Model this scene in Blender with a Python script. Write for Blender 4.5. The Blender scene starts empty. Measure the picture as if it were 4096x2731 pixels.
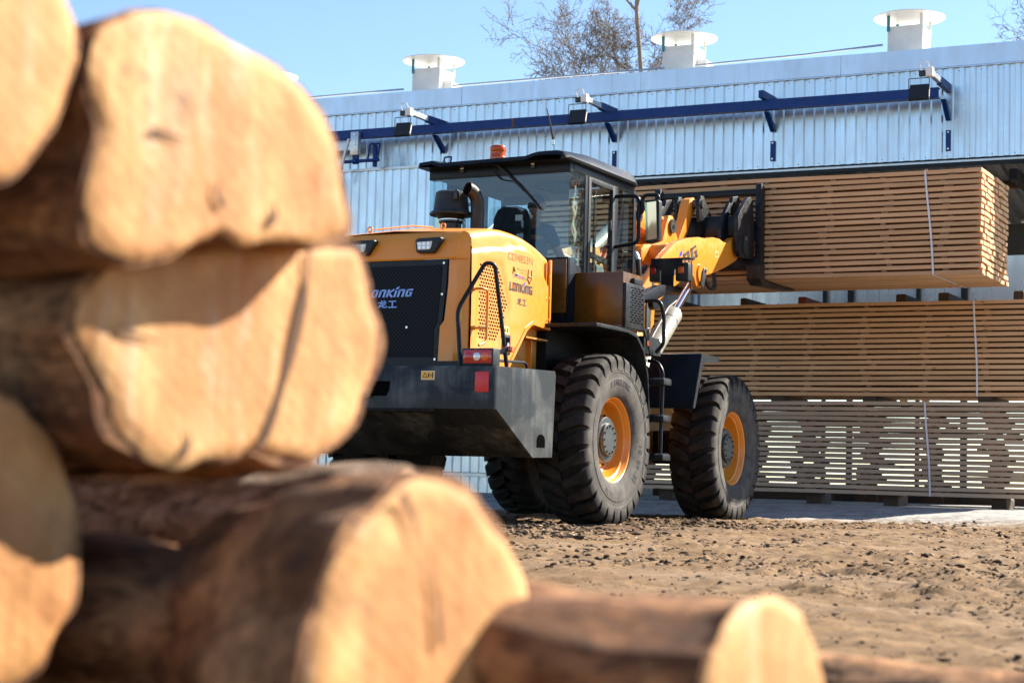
import bpy, bmesh, math, random
import numpy as np
from mathutils import Vector, Matrix, noise
RND = random.Random(11)
rad = math.radians
scene = bpy.context.scene
COL = scene.collection

# ------------------------------------------------------------------ frame of the place
F_PX, PITCH, ROLL, CAM_H = 7064.0, rad(4.31), rad(1.48), 0.449     # lens solved from the photo's verticals and eaves
YAW, BYAW = rad(27.3), rad(26.2)                                   # heading of the loader, turn of the kiln front
ORG = Vector((-0.198, 17.104, 0.0))                                # ground under the middle of the rear axle
FWD = Vector((math.sin(YAW), math.cos(YAW), 0)); RGT = Vector((math.cos(YAW), -math.sin(YAW), 0))
BDIR = Vector((math.cos(BYAW), -math.sin(BYAW), 0)); BNRM = Vector((math.sin(BYAW), math.cos(BYAW), 0))
BN0 = 24.0
SUN_AZ, SUN_EL = rad(62.0), rad(37.4)

def W(r, u, z=0.0):                       # loader coordinates (right, ahead, up) to world
    return ORG + RGT * r + FWD * u + Vector((0, 0, z))

# ------------------------------------------------------------------ object bookkeeping
def link(o, parent=None):
    COL.objects.link(o)
    if parent is not None: o.parent = parent
    return o

def thing(name, label, cat, loc=(0, 0, 0), rz=0.0, group=None):
    o = bpy.data.objects.new(name, None); o.empty_display_size = .1
    COL.objects.link(o); o.location = loc; o.rotation_euler = (0, 0, rz)
    o['label'] = label; o['category'] = cat
    if group: o['group'] = group
    return o

def tag(o, label, cat, group=None, kind=None):
    o['label'] = label; o['category'] = cat
    if group: o['group'] = group
    if kind: o['kind'] = kind
    return o

def sub(name, parent, loc=(0, 0, 0), rot=(0, 0, 0)):     # an Empty that is a part
    o = bpy.data.objects.new(name, None); o.empty_display_size = .05
    link(o, parent); o.location = loc; o.rotation_euler = rot
    return o

# ------------------------------------------------------------------ mesh collector
class MB:
    def __init__(s): s.bm = bmesh.new()
    def _bev(s, faces, w, seg=2):
        if w <= 0: return
        es = set()
        for f in faces:
            for e in f.edges:
                if len(e.link_faces) == 2 and e.calc_face_angle(0) > .5: es.add(e)
        if es: bmesh.ops.bevel(s.bm, geom=list(es), offset=w, segments=seg, affect='EDGES', profile=.5, clamp_overlap=True)
    def box(s, x0, x1, y0, y1, z0, z1, bev=0.0):
        return s.prism([(x0, y0), (x1, y0), (x1, y1), (x0, y1)], 2, z0, z1, bev)
    def prism(s, pts, ax, a, b, bev=0.0, seg=2):
        def P(p, t):
            return {0: (t, p[0], p[1]), 1: (p[0], t, p[1]), 2: (p[0], p[1], t)}[ax]
        v0 = [s.bm.verts.new(P(p, a)) for p in pts]; v1 = [s.bm.verts.new(P(p, b)) for p in pts]
        n = len(pts); fs = [s.bm.faces.new(v0[::-1]), s.bm.faces.new(v1)]
        for i in range(n):
            j = (i + 1) % n; fs.append(s.bm.faces.new((v0[i], v0[j], v1[j], v1[i])))
        bmesh.ops.recalc_face_normals(s.bm, faces=fs)
        s._bev(fs, bev, seg)
        return s
    def poly(s, pts):
        s.bm.faces.new([s.bm.verts.new(p) for p in pts]); return s
    def hexa(s, p):                       # eight corners, bottom four then top four
        v = [s.bm.verts.new(q) for q in p]; fs = []
        for q in ((3, 2, 1, 0), (4, 5, 6, 7), (0, 1, 5, 4), (1, 2, 6, 5), (2, 3, 7, 6), (3, 0, 4, 7)):
            fs.append(s.bm.faces.new([v[i] for i in q]))
        return s
    def tube(s, pts, r, seg=10, caps=True):
        pts = [Vector(p) for p in pts]; n = len(pts)
        rs = r if isinstance(r, (list, tuple)) else [r] * n
        t0 = (pts[1] - pts[0]).normalized()
        up = Vector((0, 0, 1)) if abs(t0.z) < .9 else Vector((1, 0, 0))
        a = t0.cross(up).normalized(); prev = t0; rings = []
        for i, p in enumerate(pts):
            t = (pts[min(i + 1, n - 1)] - pts[max(i - 1, 0)]).normalized()
            q = prev.rotation_difference(t); a = (q @ a).normalized(); prev = t
            b = t.cross(a)
            k = 1.0
            if 0 < i < n - 1:
                c = (pts[i] - pts[i - 1]).normalized().dot(t); k = 1 / max(c, .6)
            rings.append([s.bm.verts.new(p + (a * math.cos(2 * math.pi * j / seg) + b * math.sin(2 * math.pi * j / seg)) * rs[i] * (k if k < 1.3 else 1.3)) for j in range(seg)])
        for i in range(n - 1):
            for j in range(seg):
                k = (j + 1) % seg
                s.bm.faces.new((rings[i][j], rings[i][k], rings[i + 1][k], rings[i + 1][j]))
        if caps:
            s.bm.faces.new(rings[0][::-1]); s.bm.faces.new(rings[-1])
        return s
    def bent(s, pts, r, rb=.06, seg=10, st=5):           # tube with rounded corners
        P = [Vector(p) for p in pts]; out = [P[0]]
        for i in range(1, len(P) - 1):
            d0 = (P[i - 1] - P[i]); d1 = (P[i + 1] - P[i])
            k = min(rb, d0.length * .45, d1.length * .45)
            a = P[i] + d0.normalized() * k; b = P[i] + d1.normalized() * k
            for j in range(st + 1):
                t = j / st
                out.append(a * (1 - t) ** 2 + P[i] * 2 * t * (1 - t) + b * t * t)
        out.append(P[-1])
        return s.tube(out, r, seg)
    def cyl(s, p0, p1, r0, r1=None, seg=24):
        return s.tube([p0, p1], [r0, r0 if r1 is None else r1], seg)
    def lathe(s, prof, org=(0, 0, 0), axis=(1, 0, 0), seg=48, closed=False):
        ax = Vector(axis).normalized(); o = Vector(org)
        a = ax.orthogonal().normalized(); b = ax.cross(a); rings = []
        for (t, r) in prof:
            if r < 1e-5: rings.append([s.bm.verts.new(o + ax * t)])
            else: rings.append([s.bm.verts.new(o + ax * t + (a * math.cos(2 * math.pi * j / seg) + b * math.sin(2 * math.pi * j / seg)) * r) for j in range(seg)])
        m = len(rings)
        for i in range(m if closed else m - 1):
            A, B = rings[i], rings[(i + 1) % m]
            for j in range(seg):
                k = (j + 1) % seg
                if len(A) == 1 and len(B) == 1: continue
                if len(A) == 1: s.bm.faces.new((A[0], B[k], B[j]))
                elif len(B) == 1: s.bm.faces.new((A[j], A[k], B[0]))
                else: s.bm.faces.new((A[j], A[k], B[k], B[j]))
        return s
    def grid(s, rows):                    # rows of points to a quad sheet
        V = [[s.bm.verts.new(p) for p in r] for r in rows]
        for i in range(len(V) - 1):
            for j in range(len(V[0]) - 1):
                s.bm.faces.new((V[i][j], V[i][j + 1], V[i + 1][j + 1], V[i + 1][j]))
        return s
    def mirror_x(s):
        g = s.bm.verts[:] + s.bm.edges[:] + s.bm.faces[:]
        d = bmesh.ops.duplicate(s.bm, geom=g)['geom']
        vs = [e for e in d if isinstance(e, bmesh.types.BMVert)]
        for v in vs: v.co.x = -v.co.x
        bmesh.ops.reverse_faces(s.bm, faces=[e for e in d if isinstance(e, bmesh.types.BMFace)])
        return s
    def build(s, name, m, parent=None, smooth=38, recalc=True):
        if recalc: bmesh.ops.recalc_face_normals(s.bm, faces=s.bm.faces[:])
        me = bpy.data.meshes.new(name); s.bm.to_mesh(me); s.bm.free()
        if m: me.materials.append(m)
        if smooth:
            me.polygons.foreach_set('use_smooth', [True] * len(me.polygons))
            me.set_sharp_from_angle(angle=rad(smooth))
        return link(bpy.data.objects.new(name, me), parent)

def mesh_from(name, verts, faces, m, parent=None, smooth=None):
    me = bpy.data.meshes.new(name); me.from_pydata(verts, [], faces); me.update()
    if m: me.materials.append(m)
    if smooth:
        me.polygons.foreach_set('use_smooth', [True] * len(me.polygons)); me.set_sharp_from_angle(angle=rad(smooth))
    return link(bpy.data.objects.new(name, me), parent)

# ------------------------------------------------------------------ materials
class NT:
    def __init__(s, name):
        s.m = bpy.data.materials.new(name); s.m.use_nodes = True
        s.t = s.m.node_tree; s.b = s.t.nodes['Principled BSDF']; s.co = None
    def n(s, typ, **k):
        o = s.t.nodes.new(typ)
        for a, b in k.items():
            if a.startswith('i_'):
                key = a[2:]
                o.inputs[int(key) if key.isdigit() else key.replace('_', ' ')].default_value = b
            else: setattr(o, a, b)
        return o
    def l(s, a, b): s.t.links.new(a, b)
    def coords(s, scale=(1, 1, 1), rot=(0, 0, 0)):
        if s.co is None: s.co = s.n('ShaderNodeTexCoord')
        mp = s.n('ShaderNodeMapping'); mp.inputs['Scale'].default_value = scale; mp.inputs['Rotation'].default_value = rot
        s.l(s.co.outputs['Object'], mp.inputs[0]); return mp.outputs[0]
    def noise(s, scale, detail=4, rough=.55, vec=None, dist=0):
        o = s.n('ShaderNodeTexNoise'); o.inputs['Scale'].default_value = scale; o.inputs['Detail'].default_value = detail
        o.inputs['Roughness'].default_value = rough; o.inputs['Distortion'].default_value = dist
        s.l(vec if vec is not None else s.coords(), o.inputs['Vector']); return o.outputs['Fac']
    def ramp(s, fac, stops):
        o = s.n('ShaderNodeValToRGB'); e = o.color_ramp.elements
        while len(e) < len(stops): e.new(.5)
        for k, (p, c) in enumerate(stops):
            e[k].position = p; e[k].color = (c[0], c[1], c[2], 1) if not isinstance(c, (int, float)) else (c, c, c, 1)
        s.l(fac, o.inputs[0]); return o.outputs[0]
    def mix(s, fac, a, b, mode='MIX'):
        o = s.n('ShaderNodeMix', data_type='RGBA', blend_type=mode)
        for key, val in ((0, fac), (6, a), (7, b)):
            if hasattr(val, 'node'): s.l(val, o.inputs[key])
            else: o.inputs[key].default_value = val if isinstance(val, (int, float)) and key == 0 else (val[0], val[1], val[2], 1)
        return o.outputs[2]
    def math(s, op, a, b=None):
        o = s.n('ShaderNodeMath', operation=op)
        for k, val in enumerate((a, b)):
            if val is None: continue
            if hasattr(val, 'node'): s.l(val, o.inputs[k])
            else: o.inputs[k].default_value = val
        return o.outputs[0]
    def bump(s, h, strength=.3, dist=.01):
        o = s.n('ShaderNodeBump'); o.inputs['Strength'].default_value = strength; o.inputs['Distance'].default_value = dist
        s.l(h, o.inputs['Height']); s.l(o.outputs[0], s.b.inputs['Normal'])
    def set(s, **k):
        for a, v in k.items():
            i = s.b.inputs[a.replace('_', ' ')]
            if hasattr(v, 'node'): s.l(v, i)
            else: i.default_value = (*v, 1) if isinstance(v, tuple) and len(v) == 3 else v
        return s.m

def paint(name, col, rough=.4, metal=0.0, var=.25, scale=3.0, dust=0.0, dustcol=(.30, .25, .19), bump=0.0, bscale=60, coat=0.0, rvar=.15, spec=.5):
    """Painted or plastic surface: slow tone drift, optional thin dust in patches and streaks, uneven gloss."""
    k = NT(name)
    n1 = k.noise(scale, 5)
    lo = tuple(c * (1 - var) for c in col); hi = tuple(min(1, c * (1 + var * .6)) for c in col)
    c = k.ramp(n1, [(.3, lo), (.7, hi)])
    if dust > 0:
        n2 = k.noise(scale * 2.3, 8, .68); n3 = k.noise(7, 6, .7, k.coords((1, 1, .18)))
        d = k.math('MULTIPLY', k.ramp(n2, [(.42, 0), (.75, 1)]), k.ramp(n3, [(.35, .25), (.7, 1)]))
        d = k.math('MULTIPLY', d, dust)
        c = k.mix(d, c, dustcol)
    n4 = k.noise(scale * 6, 5)
    r = k.ramp(n4, [(.3, max(.03, rough - rvar)), (.75, min(1, rough + rvar))])
    if bump > 0: k.bump(k.noise(bscale, 3), bump, .004)
    k.set(Base_Color=c, Roughness=r, Metallic=metal); k.b.inputs['Specular IOR Level'].default_value = spec
    if coat: k.set(Coat_Weight=coat, Coat_Roughness=.12)
    return k.m
def flat(name, col, rough=.5, metal=0.0, emit=None):
    k = NT(name); k.set(Base_Color=col, Roughness=rough, Metallic=metal)
    return k.m

M = {}
M['yellow'] = paint('yellow_paint', (.78, .265, .014), .38, var=.08, scale=2.2, dust=.22, dustcol=(.50, .33, .17), coat=.25, rvar=.1)
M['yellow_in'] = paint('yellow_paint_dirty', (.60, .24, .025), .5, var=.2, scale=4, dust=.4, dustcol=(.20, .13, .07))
M['black'] = paint('black_steel_paint', (.0055, .0095, .016), .36, rvar=.04, spec=.22, var=.3, scale=5, dust=.05, dustcol=(.16, .15, .13))
M['black_dusty'] = paint('dusty_black_steel', (.007, .010, .014), .42, spec=.2, var=.3, scale=6, dust=.30, dustcol=(.17, .17, .16))
M['dark_under'] = paint('grimy_black_steel', (.006, .006, .007), .6, spec=.15, var=.4, scale=6, dust=.35, dustcol=(.075, .045, .025))
M['plastic'] = paint('dark_grey_plastic', (.018, .025, .029), .5, spec=.3, var=.15, scale=9, dust=.1)
M['steel'] = paint('grey_cast_steel', (.065, .075, .078), .42, .55, var=.2, scale=9, dust=.25, dustcol=(.2, .17, .13))
M['zinc'] = flat('zinc_bolt', (.62, .62, .6), .3, 1)
M['chrome'] = flat('chrome_rod', (.75, .76, .78), .08, 1)
M['barrel'] = paint('grey_cylinder_paint', (.40, .41, .36), .35, .2, var=.12, scale=5, dust=.2)
M['red_hose'] = flat('orange_red_sleeve', (.62, .09, .03), .6)
M['rubber_hose'] = flat('black_rubber', (.012, .012, .013), .45)
M['red_lens'] = NT('red_lens').set(Base_Color=(.45, .008, .012), Roughness=.12, Coat_Weight=.6)
M['amber_lens'] = NT('amber_lens').set(Base_Color=(.75, .13, .01), Roughness=.12, Coat_Weight=.6)
M['clear_lens'] = NT('clear_lens').set(Base_Color=(.7, .72, .72), Roughness=.15, Metallic=.4)
M['white_lens'] = NT('white_lens').set(Base_Color=(.68, .68, .66), Roughness=.25)
M['red_reflector'] = flat('red_reflector', (.60, .022, .03), .35)
M['sticker_yellow'] = flat('warning_yellow', (.78, .42, .04), .45)
M['sticker_edge'] = flat('sticker_white', (.75, .73, .66), .5)
M['ink'] = flat('sticker_ink', (.03, .025, .02), .5)
M['logo_grey'] = flat('logo_dark_grey', (.055, .052, .045), .5)
M['logo_pale'] = flat('model_code_grey', (.17, .14, .10), .45)
M['logo_blue'] = flat('logo_blue', (.03, .07, .55), .4)
M['logo_silver'] = flat('badge_silver', (.55, .60, .68), .2, .9)
M['badge_blue'] = flat('badge_blue', (.035, .10, .36), .25, .3)
M['hole'] = flat('hole_black', (.004, .004, .004), .9); M['hole'].node_tree.nodes['Principled BSDF'].inputs['Specular IOR Level'].default_value = 0
M['interior'] = paint('cab_lining', (.10, .11, .12), .7, var=.15)
M['ceiling'] = paint('cab_ceiling', (.26, .28, .29), .8, var=.1)
M['seat'] = paint('seat_fabric', (.012, .013, .015), .8, var=.2, bump=.3, bscale=150)
M['skin'] = NT('skin').set(Base_Color=(.46, .22, .14), Roughness=.5)
M['hair'] = flat('dark_hair', (.02, .014, .01), .6)
M['shirt'] = paint('navy_shirt', (.030, .060, .12), .85, var=.2)
M['jeans'] = paint('dark_trousers', (.02, .022, .03), .85, var=.2)
M['white_paint'] = paint('white_sheet_metal', (.80, .80, .77), .45, var=.08, scale=5, dust=.25, dustcol=(.5, .46, .38))
M['blue_steel'] = paint('blue_steel_paint', (.001, .034, .19), .42, spec=.25, var=.15, scale=3, dust=.05)
M['galv_plain'] = paint('galvanised_steel', (.55, .57, .58), .38, .8, var=.12, scale=12)
M['lamp_black'] = flat('lamp_black', (.01, .012, .013), .4)
M['strap'] = flat('white_strap', (.72, .71, .75), .5)
M['cloth_red'] = NT('pennant_cloth')

def glass(name, tint=(.80, .88, .87), base=.05, rough=.0):
    k = NT(name); t = k.t; t.nodes.remove(k.b)
    out = [n for n in t.nodes if n.type == 'OUTPUT_MATERIAL'][0]
    tr = k.n('ShaderNodeBsdfTransparent'); tr.inputs[0].default_value = (*tint, 1)
    gl = k.n('ShaderNodeBsdfGlossy'); gl.inputs['Roughness'].default_value = rough; gl.inputs[0].default_value = (1, 1, 1, 1)
    lw = k.n('ShaderNodeLayerWeight'); lw.inputs[0].default_value = .5
    ad = k.math('ADD', k.math('MULTIPLY', k.math('POWER', lw.outputs['Facing'], 4.0), .7), base)
    mx = k.n('ShaderNodeMixShader'); k.l(ad, mx.inputs[0]); k.l(tr.outputs[0], mx.inputs[1]); k.l(gl.outputs[0], mx.inputs[2])
    k.l(mx.outputs[0], out.inputs[0])
    return k.m
M['glass'] = glass('cab_glass', (.86, .93, .92), .02)
M['glass_rear'] = glass('tinted_rear_glass', (.80, .90, .95), .04)
def dusty_glass():
    k = NT('dusty_door_glass'); t = k.t; t.nodes.remove(k.b)
    out = [n for n in t.nodes if n.type == 'OUTPUT_MATERIAL'][0]
    tr = k.n('ShaderNodeBsdfTransparent'); tr.inputs[0].default_value = (.72, .82, .80, 1)
    gl = k.n('ShaderNodeBsdfGlossy'); gl.inputs['Roughness'].default_value = .02
    df = k.n('ShaderNodeBsdfDiffuse'); df.inputs[0].default_value = (.30, .31, .28, 1)
    fr = k.n('ShaderNodeLayerWeight'); fr.inputs[0].default_value = .5
    m1 = k.n('ShaderNodeMixShader'); k.l(k.math('MULTIPLY', k.math('POWER', fr.outputs['Facing'], 4.0), .6), m1.inputs[0]); k.l(tr.outputs[0], m1.inputs[1]); k.l(gl.outputs[0], m1.inputs[2])
    d = k.ramp(k.noise(26, 8, .8, k.coords((1, 1, .5))), [(.50, .01), (.74, .22)])
    m2 = k.n('ShaderNodeMixShader'); k.l(d, m2.inputs[0]); k.l(m1.outputs[0], m2.inputs[1]); k.l(df.outputs[0], m2.inputs[2])
    k.l(m2.outputs[0], out.inputs[0]); return k.m
M['glass_dusty'] = dusty_glass()

def cloth_mat():
    k = M['cloth_red']; ck = k.n('ShaderNodeTexVoronoi'); ck.inputs['Scale'].default_value = 26
    k.l(k.coords((1, 1, .5)), ck.inputs['Vector'])
    c = k.ramp(ck.outputs['Distance'], [(.38, (.40, .05, .05)), (.46, (.62, .52, .48))])
    k.set(Base_Color=c, Roughness=.8); return k.m
M['cloth_red'] = cloth_mat()

def siding_mat(name, col, rough=.30, metal=.85):
    k = NT(name)
    sp = k.n('ShaderNodeTexVoronoi'); sp.inputs['Scale'].default_value = 60; k.l(k.coords(), sp.inputs['Vector'])
    n1 = k.noise(1.3, 5, .6, k.coords((1, 1, .25)))
    c0 = k.ramp(n1, [(.3, tuple(c * .86 for c in col)), (.7, col)])
    c = k.mix(.04, c0, sp.outputs['Color'], 'SOFT_LIGHT')
    st = k.noise(5, 6, .7, k.coords((2.2, 1, .10)))
    c = k.mix(k.math('MULTIPLY', k.ramp(st, [(.58, 0), (.74, 1)]), .40), c, (.33, .27, .20))
    r = k.ramp(k.noise(9, 4, .6, k.coords((1, 1, .3))), [(.3, rough - .05), (.7, rough + .08)])
    k.set(Base_Color=c, Roughness=r, Metallic=metal); return k.m
M['siding'] = siding_mat('galvanised_siding', (.60, .70, .775))
M['flashing'] = siding_mat('aluminium_flashing', (.58, .68, .79), .36, .8)
M['back_wall'] = siding_mat('aluminium_sheet', (.70, .72, .70), .28, .5)

def tyre_mat():
    k = NT('tyre_rubber')
    n1 = k.noise(9, 8, .7); n2 = k.noise(60, 4); n3 = k.noise(4, 7, .7)
    side = k.ramp(n1, [(.35, (.050, .048, .046)), (.58, (.090, .085, .078)), (.80, (.16, .135, .105))])
    tread = k.ramp(n1, [(.35, (.009, .009, .009)), (.6, (.022, .020, .019)), (.8, (.060, .048, .036))])  # grimy tread rubber, darkened further to carry the shade it lies in
    tread = k.mix(k.ramp(n3, [(.50, 0), (.70, .6)]), tread, (.070, .057, .045))
    sx = k.n('ShaderNodeSeparateXYZ'); k.l(k.coords(), sx.inputs[0]); cb = k.n('ShaderNodeCombineXYZ'); k.l(sx.outputs[1], cb.inputs[1]); k.l(sx.outputs[2], cb.inputs[2])
    ln = k.n('ShaderNodeVectorMath', operation='LENGTH'); k.l(cb.outputs[0], ln.inputs[0])
    c = k.mix(k.ramp(ln.outputs['Value'], [(.655, 0), (.725, 1)]), side, tread)
    k.b.inputs['Specular IOR Level'].default_value = .2; k.bump(n2, .25, .004); k.set(Base_Color=c, Roughness=.78); return k.m
M['tyre'] = tyre_mat()
M['tyre_text'] = flat('moulded_lettering', (.012, .012, .013), .6)

def plank_mat(name='sawn_pine', cols=((.58, .345, .175), (.70, .455, .25)), sat=1.0):
    k = NT(name)
    oi = k.n('ShaderNodeObjectInfo'); ge = k.n('ShaderNodeNewGeometry')
    rnd = k.math('FRACT', k.math('ADD', oi.outputs['Random'], ge.outputs['Random Per Island']))
    off = k.n('ShaderNodeVectorMath', operation='ADD')
    cmb = k.n('ShaderNodeCombineXYZ'); k.l(k.math('MULTIPLY', rnd, 37.0), cmb.inputs[0]); k.l(k.math('MULTIPLY', rnd, 11.0), cmb.inputs[2])
    k.l(k.coords(), off.inputs[0]); k.l(cmb.outputs[0], off.inputs[1])
    def mp(sc):
        m = k.n('ShaderNodeMapping'); m.inputs['Scale'].default_value = sc; k.l(off.outputs[0], m.inputs[0]); return m.outputs[0]
    g = k.noise(30, 6, .65, mp((.05, .6, 1))); g2 = k.noise(4, 4, .6, mp((.5, 1, 3)))
    c = k.ramp(g, [(.3, cols[0]), (.7, cols[1])])
    c = k.mix(k.ramp(g2, [(.45, 0.0), (.75, .35)]), c, tuple(x * .66 for x in cols[0]))
    tint = k.ramp(rnd, [(0, (.78, .75, .71)), (.3, (1, .98, .95)), (.6, (.90, .84, .77)), (.8, (1.0, .97, .96)), (1, (1.06, 1, .96))])
    c = k.mix(1.0, c, tint, 'MULTIPLY')
    vo = k.n('ShaderNodeTexVoronoi'); vo.inputs['Scale'].default_value = 2.2; k.l(mp((1, 2.0, 5)), vo.inputs['Vector'])
    kn = k.ramp(vo.outputs['Distance'], [(.055, 1), (.10, 0)])
    c = k.mix(k.math('MULTIPLY', kn, .75), c, (.10, .045, .02))
    k.bump(g, .25, .003); k.set(Base_Color=c, Roughness=.75); return k.m
M['plank'] = plank_mat()
M['plank_dull'] = plank_mat('weathered_pine', ((.43, .31, .215), (.54, .405, .29)))
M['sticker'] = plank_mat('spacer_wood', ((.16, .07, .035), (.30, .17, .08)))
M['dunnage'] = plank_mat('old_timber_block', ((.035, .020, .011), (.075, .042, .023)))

def endgrain_mat():
    k = NT('fresh_cut_wood')
    oi = k.n('ShaderNodeObjectInfo'); tc = k.n('ShaderNodeTexCoord'); add = k.n('ShaderNodeVectorMath', operation='ADD'); cb0 = k.n('ShaderNodeCombineXYZ')
    k.l(k.math('MULTIPLY', oi.outputs['Random'], 23.0), cb0.inputs[1]); k.l(tc.outputs['Object'], add.inputs[0]); k.l(cb0.outputs[0], add.inputs[1])
    def mp(sc, rot=(0, 0, 0)):
        m = k.n('ShaderNodeMapping'); m.inputs['Scale'].default_value = sc; m.inputs['Rotation'].default_value = rot; k.l(add.outputs[0], m.inputs[0]); return m.outputs[0]
    v = tc.outputs['Object']; ln = k.n('ShaderNodeVectorMath', operation='LENGTH'); sx = k.n('ShaderNodeSeparateXYZ'); k.l(v, sx.inputs[0])
    cb = k.n('ShaderNodeCombineXYZ'); k.l(sx.outputs[0], cb.inputs[0]); k.l(sx.outputs[2], cb.inputs[2]); k.l(cb.outputs[0], ln.inputs[0])
    n6 = k.noise(6, 4, .6, mp((1, 1, 1)))
    rr = k.math('ADD', ln.outputs['Value'], k.math('MULTIPLY', k.math('SUBTRACT', n6, .5), .16))
    ring = k.math('SINE', k.math('MULTIPLY', rr, 300.0)); ring2 = k.math('SINE', k.math('MULTIPLY', rr, 95.0))
    saw = k.noise(13, 5, .65, mp((3.2, 1, .28), (0, rad(40), 0)))
    c = k.ramp(k.noise(8, 7, .65, mp((1, 1, 1))), [(.30, (.40, .160, .042)), (.5, (.59, .310, .108)), (.70, (.74, .470, .205))])
    c = k.mix(k.ramp(rr, [(.035, .9), (.12, 0)]), c, (.50, .225, .075))                       # heartwood
    c = k.mix(k.ramp(k.noise(4.5, 4, .6, mp((1, 1, 1))), [(.52, 0), (.64, .7)]), c, (.47, .205, .065))   # resin stain
    c = k.mix(k.ramp(k.noise(5.5, 6, .7, mp((2.4, 1, .55))), [(.55, 0), (.68, .65)]), c, (.72, .58, .42))  # dried pale streaks
    c = k.mix(k.ramp(saw, [(.38, .45), (.56, 0)]), c, (.38, .175, .062))
    c = k.mix(k.math('MULTIPLY', k.math('ADD', k.math('ADD', ring, ring2), 2.0), .055), c, (.30, .13, .045))
    c = k.mix(k.ramp(k.noise(15, 6, .75, mp((1, 1, 1))), [(.60, 0), (.70, .7)]), c, (.20, .11, .055))      # grime
    wv = k.n('ShaderNodeTexWave', wave_type='BANDS', bands_direction='X'); wv.inputs['Scale'].default_value = 17; wv.inputs['Distortion'].default_value = 3; wv.inputs['Detail'].default_value = 3; wv.inputs['Detail Scale'].default_value = 2.5
    k.l(mp((1, 1, 1), (0, rad(52), 0)), wv.inputs['Vector'])
    c = k.mix(k.ramp(wv.outputs['Fac'], [(.0, .22), (.35, 0)]), c, (.36, .165, .055))
    hh = k.math('ADD', k.math('MULTIPLY', saw, .8), k.math('ADD', k.math('MULTIPLY', wv.outputs['Fac'], .05), k.math('MULTIPLY', k.noise(26, 5, .7, mp((1, 1, 1))), .9)))
    k.bump(hh, .35, .009); k.set(Base_Color=c, Roughness=.75); return k.m
M['endgrain'] = endgrain_mat()
def bark_mat(name, a, b, c3):
    k = NT(name)
    n1 = k.noise(9, 8, .72, k.coords((1, .4, 1))); n2 = k.noise(22, 6, .7)
    c = k.ramp(n1, [(.30, a), (.44, b), (.60, c3)])
    c = k.mix(k.ramp(n2, [(.50, 0), (.66, .55)]), c, tuple(x * .6 for x in a))
    c = k.mix(k.ramp(k.noise(13, 5, .7), [(.60, 0), (.68, .8)]), c, tuple(min(1, x * 1.25) for x in c3))
    c = k.mix(k.ramp(k.noise(34, 4, .8, k.coords((1, .3, 1)), 1.2), [(.52, 0), (.62, .7)]), c, tuple(x * .5 for x in a))
    k.bump(k.noise(22, 8, .75), .9, .02); k.set(Base_Color=c, Roughness=.85); return k.m
M['bark'] = bark_mat('reddish_bark', (.034, .011, .003), (.18, .068, .021), (.54, .28, .125))
M['bark_grey'] = bark_mat('grey_bark', (.035, .022, .014), (.20, .13, .08), (.50, .42, .32))
M['crack'] = flat('dark_crack', (.10, .05, .025), .9)

# ------------------------------------------------------------------ lettering
_tc = [0]
def text_shape(s, bold=.0, shear=0.0):
    cu = bpy.data.curves.new('lettering', 'FONT'); cu.body = s; cu.size = 1; cu.resolution_u = 3
    cu.offset = bold; cu.shear = shear; cu.fill_mode = 'BOTH'
    ob = bpy.data.objects.new('lettering', cu); COL.objects.link(ob)
    dg = bpy.context.evaluated_depsgraph_get(); dg.update()
    me = bpy.data.meshes.new_from_object(ob.evaluated_get(dg)); bpy.data.objects.remove(ob); bpy.data.curves.remove(cu)
    v = [tuple(p.co) for p in me.vertices]; f = [tuple(p.vertices) for p in me.polygons]; bpy.data.meshes.remove(me)
    xs = [p[0] for p in v] or [0]; ys = [p[1] for p in v] or [0]
    return v, f, (min(xs), max(xs), min(ys), max(ys))
def place_flat(name, v, f, box, origin, ex, ey, w, hgt, m, parent, off=.003):
    """Flat lettering laid on a surface: origin is the lower left corner, ex/ey span the text box."""
    ex = Vector(ex).normalized(); ey = Vector(ey).normalized(); en = ex.cross(ey); o = Vector(origin) + en * off
    sx = w / (box[1] - box[0]); sy = hgt / (box[3] - box[2])
    return mesh_from(name, [o + ex * (p[0] - box[0]) * sx + ey * (p[1] - box[2]) * sy for p in v], f, m, parent)
def text_on(name, s, origin, ex, ey, w, hgt, m, parent, off=.003, bold=.0, shear=0.0):
    v, f, b = text_shape(s, bold, shear)
    return place_flat(name, v, f, b, origin, ex, ey, w, hgt, m, parent, off)
def strokes(lines, wd):
    v, f = [], []
    for (a, b) in lines:
        a = Vector((*a, 0)); b = Vector((*b, 0)); d = (b - a).normalized(); n = Vector((-d.y, d.x, 0)) * wd * .5
        i = len(v); v += [tuple(a - n), tuple(b - n), tuple(b + n), tuple(a + n)]; f.append((i, i + 1, i + 2, i + 3))
    return v, f, (0, 2.15, 0, 1)
HAN = [((.02, .70), (.98, .70)), ((.44, 1.0), (.40, .62)), ((.40, .64), (.05, .02)), ((.56, .70), (.56, .10)), ((.52, .08), (.98, .08)), ((.95, .05), (.97, .26)),
       ((.88, .52), (.22, .16)), ((.66, .98), (.84, .82)),
       ((1.22, .86), (2.08, .86)), ((1.65, .86), (1.65, .10)), ((1.15, .08), (2.15, .08))]

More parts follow.
